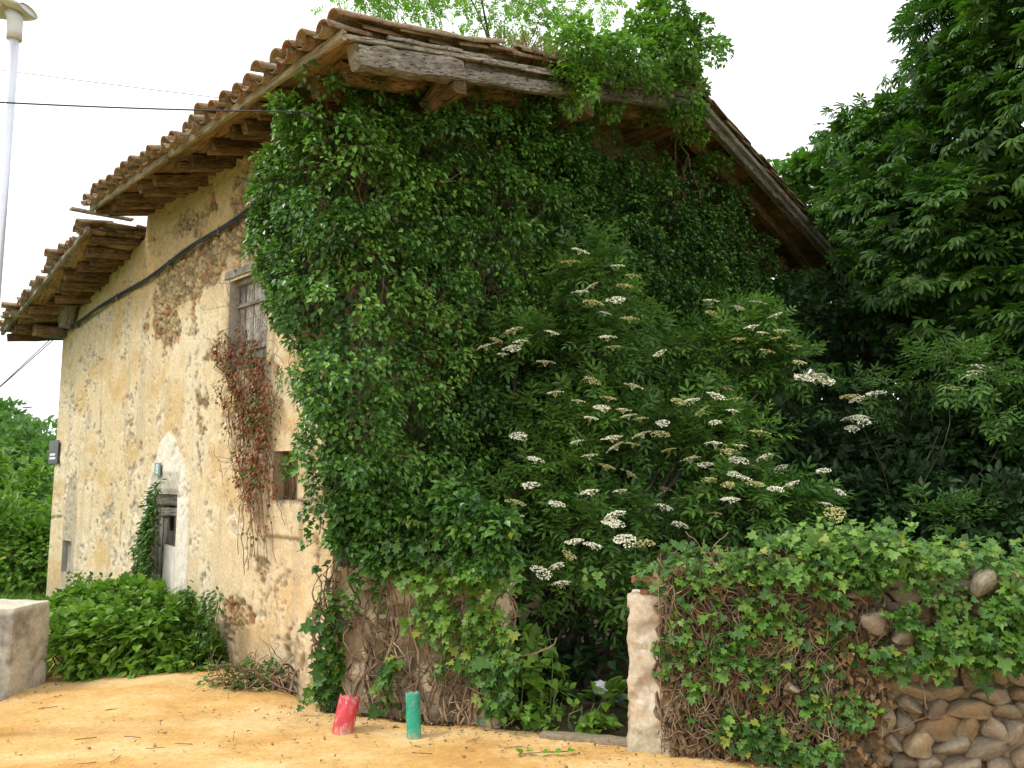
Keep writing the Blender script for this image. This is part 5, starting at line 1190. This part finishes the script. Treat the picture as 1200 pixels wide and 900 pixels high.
# ================================================================== TREES
def tree(name, label, base, els, n, per, r, size, T_, mat, trunk_r=.2, tone=.5, droop=.4, inner=.45, split=0, group=None, up=.8, branches=8, cat_="tree", bias=Z * .3, seed=1, flatn=.3, noise=.28):
    t_ = thing(name, base, label, cat_, group); base = np.array(base, float)
    C, Nc = ell_clumps(els, n, inner, bias=bias, noise=noise, seed=seed); ok = C[:, 2] > .1; C, Nc = C[ok], Nc[ok]; m = len(C)
    c = np.repeat(C, per, 0); no = np.repeat(Nc, per, 0); k = m * per; u = nrm(gauss(k) + no * .6)
    P = c + u * r * rng.uniform(.2, 1, k)[:, None] * np.array([1.2, 1.2, .6]); D = nrm(u * .5 + no * .5 + gauss(k) * .3 - Z * droop); Nn = nrm(Z * up + no * .4 + gauss(k) * flatn)
    S = size * rng.uniform(.7, 1.25, k); T = np.repeat(tone + 1.0 * (fbm(C[:, 0] * .9, C[:, 1] * .7, C[:, 2] * .7, 3, seed + 3) - .48) + rng.normal(0, .1, m), per) + rng.normal(0, .08, k)
    if split:
        key = np.linalg.norm(P - C0, axis=1) - 0; xx = P[:, 0] / P[:, 1]; vis = (xx > .28) & (xx < .66) & ((P[:, 2] - 2) / P[:, 1] < .62)
        key = np.where(vis, key, 99) + rng.uniform(0, .4, k); o_ = np.argsort(key); a, b = o_[:split], o_[split:]
        for i in a:
            V, Fc = place(T_, P[i:i + 1], D[i:i + 1], Nn[i:i + 1], S[i:i + 1]); obj("leaf", V, Fc, mat, t_, origin=P[i], smooth=False, attrs={"tone": np.full(len(V), float(np.clip(T[i], 0, 1)))})
        P, D, Nn, S, T = P[b], D[b], Nn[b], S[b], T[b]
    leaves("crown", T_, P, D, Nn, S, T, mat, t_)
    top = np.mean([e[0] for e in els], 0); w_ = catmull([base - Z * .1, base + (top - base) * .35 + gauss(1)[0] * .1, base + (top - base) * .7 + gauss(1)[0] * .15, top], 14)
    obj("trunk", *tube(w_, np.linspace(trunk_r, trunk_r * .35, 14), 10), M['bark'], t_)
    for k in range(branches):
        e, rr = els[k % len(els)]; e = np.array(e) + sphere_pts(1)[0] * np.array(rr) * .55; s0 = w_[random.randint(4, 12)]
        obj("branch", *tube(catmull([s0, (s0 + e) / 2 + gauss(1)[0] * .15 + Z * .1, e], 8), np.linspace(trunk_r * .32, trunk_r * .08, 8), 6), M['bark'], t_)
    return t_
CH = [(at(1330, 60, 9.5), (2.55, 2.2, 3.2)), (at(1130, 310, 10.6), (1.45, 1.6, 1.45)), (at(1190, 160, 10.4), (1.35, 1.5, 1.6)), (at(1290, 400, 9.2), (1.5, 1.4, 1.5)), (at(1250, -150, 10.5), (2.2, 2, 2.0)), (at(1060, 230, 11.4), (1.0, 1.1, .8)), (at(1030, 165, 11.8), (.75, .8, .5)), (at(1150, 40, 11), (1.1, 1.2, 1.1))]
tree("horse_chestnut", "dark horse chestnut tree with large drooping palmate leaves at the right edge", (6.6, 9.8, 0), CH, 1400, 14, .36, .17, T_PALM, M['chestnut'], .28, .45, .22, .5, 290, None, 1.0, 12, bias=np.array([-.4, -.7, .2]), seed=5)
tree("light_green_tree", "paler green tree showing beyond the sloping end of the roof", (6.5, 14.5, 0), [(at(985, 235, 13.5), (.95, 1.1, 1.15)), (at(1040, 200, 13.5), (.9, 1, .9)), (at(1020, 320, 13.5), (1.2, 1.1, 1.1)), (at(935, 210, 13.2), (.35, .4, .45)), (at(1100, 170, 14), (1.2, 1.2, 1.2))], 520, 30, .26, .13, T_IVY, M['maple'], .16, .5, .3, .4, 0, None, .7, 8, seed=8)
HZ = [((at(925, 560, 10.6), (.9, .8, 1.2)), (at(1010, 430, 11.2), (1.2, 1, 1.5)), (at(1010, 350, 15.2), (1.5, 1.2, 1.6))), ((at(1130, 560, 9.6), (1.2, .8, 1.1)), (at(1200, 500, 9.8), (1.2, .9, 1.4))), ((at(1050, 600, 9.3), (.9, .7, .7)), (at(1180, 620, 8.6), (.9, .6, .5)))]
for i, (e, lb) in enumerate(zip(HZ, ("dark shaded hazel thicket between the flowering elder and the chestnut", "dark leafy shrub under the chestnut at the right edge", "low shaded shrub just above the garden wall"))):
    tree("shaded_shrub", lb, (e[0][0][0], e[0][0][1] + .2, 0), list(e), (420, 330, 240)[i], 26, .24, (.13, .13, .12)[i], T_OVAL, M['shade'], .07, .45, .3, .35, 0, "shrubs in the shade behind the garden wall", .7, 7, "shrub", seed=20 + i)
tree("small_elder", "small elder with a few cream heads in the shade behind the wall", (3.9, 9.0, 0), [(at(1130, 440, 8.9), (.55, .4, .28)), (at(1180, 480, 8.7), (.35, .3, .3)), (at(1005, 470, 9.0), (.22, .2, .3)), (at(1100, 620, 8.4), (.5, .3, .25))], 90, 9, .2, .22, T_PINN, M['elder'], .018, .35, .2, .3, 0, None, .8, 3, "shrub", seed=33)
se = COL.objects.get("small_elder")
for (x, y, wt) in ((1005, 468, 1), (998, 490, 1), (1012, 492, 1), (1000, 502, 1), (1026, 461, 1), (1141, 406, 0), (1144, 436, 1), (1150, 430, 1), (1136, 441, 1), (1098, 605, 1), (1092, 595, 0), (995, 465, 0), (1118, 455, 0), (966, 445, 1), (955, 440, 1), (948, 442, 1)):
    p = at(x, y, 8.75 if x > 990 else 8.2); sc = random.uniform(.09, .12); n_ = nrm(Z + gauss(1)[0] * .25 - np.array([0, .3, 0])); x_ = nrm(np.cross(n_, gauss(1)[0])); inst("flower_head", random.choice(HW if wt else HY), basis(x_ * sc, np.cross(n_, x_) * sc, n_ * sc, p), se)
# deep wood behind everything on the right
wd_ = [((7 + k * 2.3, 15.5 + (k % 2) * 2.0, 3.0 + (k % 3)), (2.6, 2.0, 4.6)) for k in range(5)]
for k, e in enumerate(wd_):
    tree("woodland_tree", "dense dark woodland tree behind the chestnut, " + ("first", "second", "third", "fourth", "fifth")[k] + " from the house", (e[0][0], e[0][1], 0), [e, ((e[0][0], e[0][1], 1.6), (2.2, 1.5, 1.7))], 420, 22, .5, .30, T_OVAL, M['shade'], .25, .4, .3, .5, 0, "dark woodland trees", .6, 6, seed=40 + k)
tree("robinia", "airy light green tree rising behind the roof", (2.0, 19, 0), [(at(600, 5, 17), (1.4, 1.3, .65)), (at(470, -5, 17), (1.3, 1.2, .75)), (at(540, -30, 17), (2.0, 1.5, .8)), (at(690, 10, 17.5), (.8, 1, .6)), (at(420, -20, 17), (.8, 1, .7)), (at(660, 35, 17.5), (1.0, 1, .5))], 250, 8, .40, .26, T_SPRIG, M['robinia'], .07, .5, .25, .15, 0, None, .7, 7, seed=50, noise=.5)
# left background
LT = [("bright leafy shrub low beside the far wall corner above the block", (-8.2, 14.5, 0), [((-8.4, 14.4, .5), (1.0, .6, .75)), ((-9.6, 14.8, .7), (1.1, .7, .95)), ((-8.0, 15.2, .9), (.8, .6, .8))], .13, 'weed', .45), ("wide hedge-like tree low at the left edge beyond the block", (-13.5, 22, 0), [((-12.5, 21, .8), (2.6, 1.8, 1.6)), ((-15.5, 21.5, 1.1), (2.6, 1.8, 1.9))], .20, 'weed', .35), ("mid green tree behind the far house corner", (-16.5, 27, 0), [((-16, 26.5, 1.9), (2.2, 2, 1.9)), ((-19, 28, 2.1), (2.8, 2, 2.6)), ((-14.4, 26, 1.8), (1.5, 1.4, 1.5))], .24, 'far', .5),
      ("tall rounded tree farthest away at the left edge", (-25, 38, 0), [((-24.5, 37, 3.3), (2.2, 2.4, 2.4)), ((-28, 39, 3.8), (3.2, 2.5, 3.2)), ((-21.8, 36, 2.8), (1.5, 1.5, 1.6))], .30, 'far', .45)]
for k, (lb, b, e, sz, mt, tn) in enumerate(LT):
    tree("background_tree", lb, b, e, 360, 24, .42, sz, T_OVAL, M[mt], .2, tn, .2, .45, 0, "trees beyond the house on the left", .7, 6, seed=60 + k)
tuft("grass_patch", np.array([-8.0, 12.6, 0.0]), 5200, .26, M['weed'], "patch of rough grass beyond the concrete block", "grass", 1.5, .35, .008)
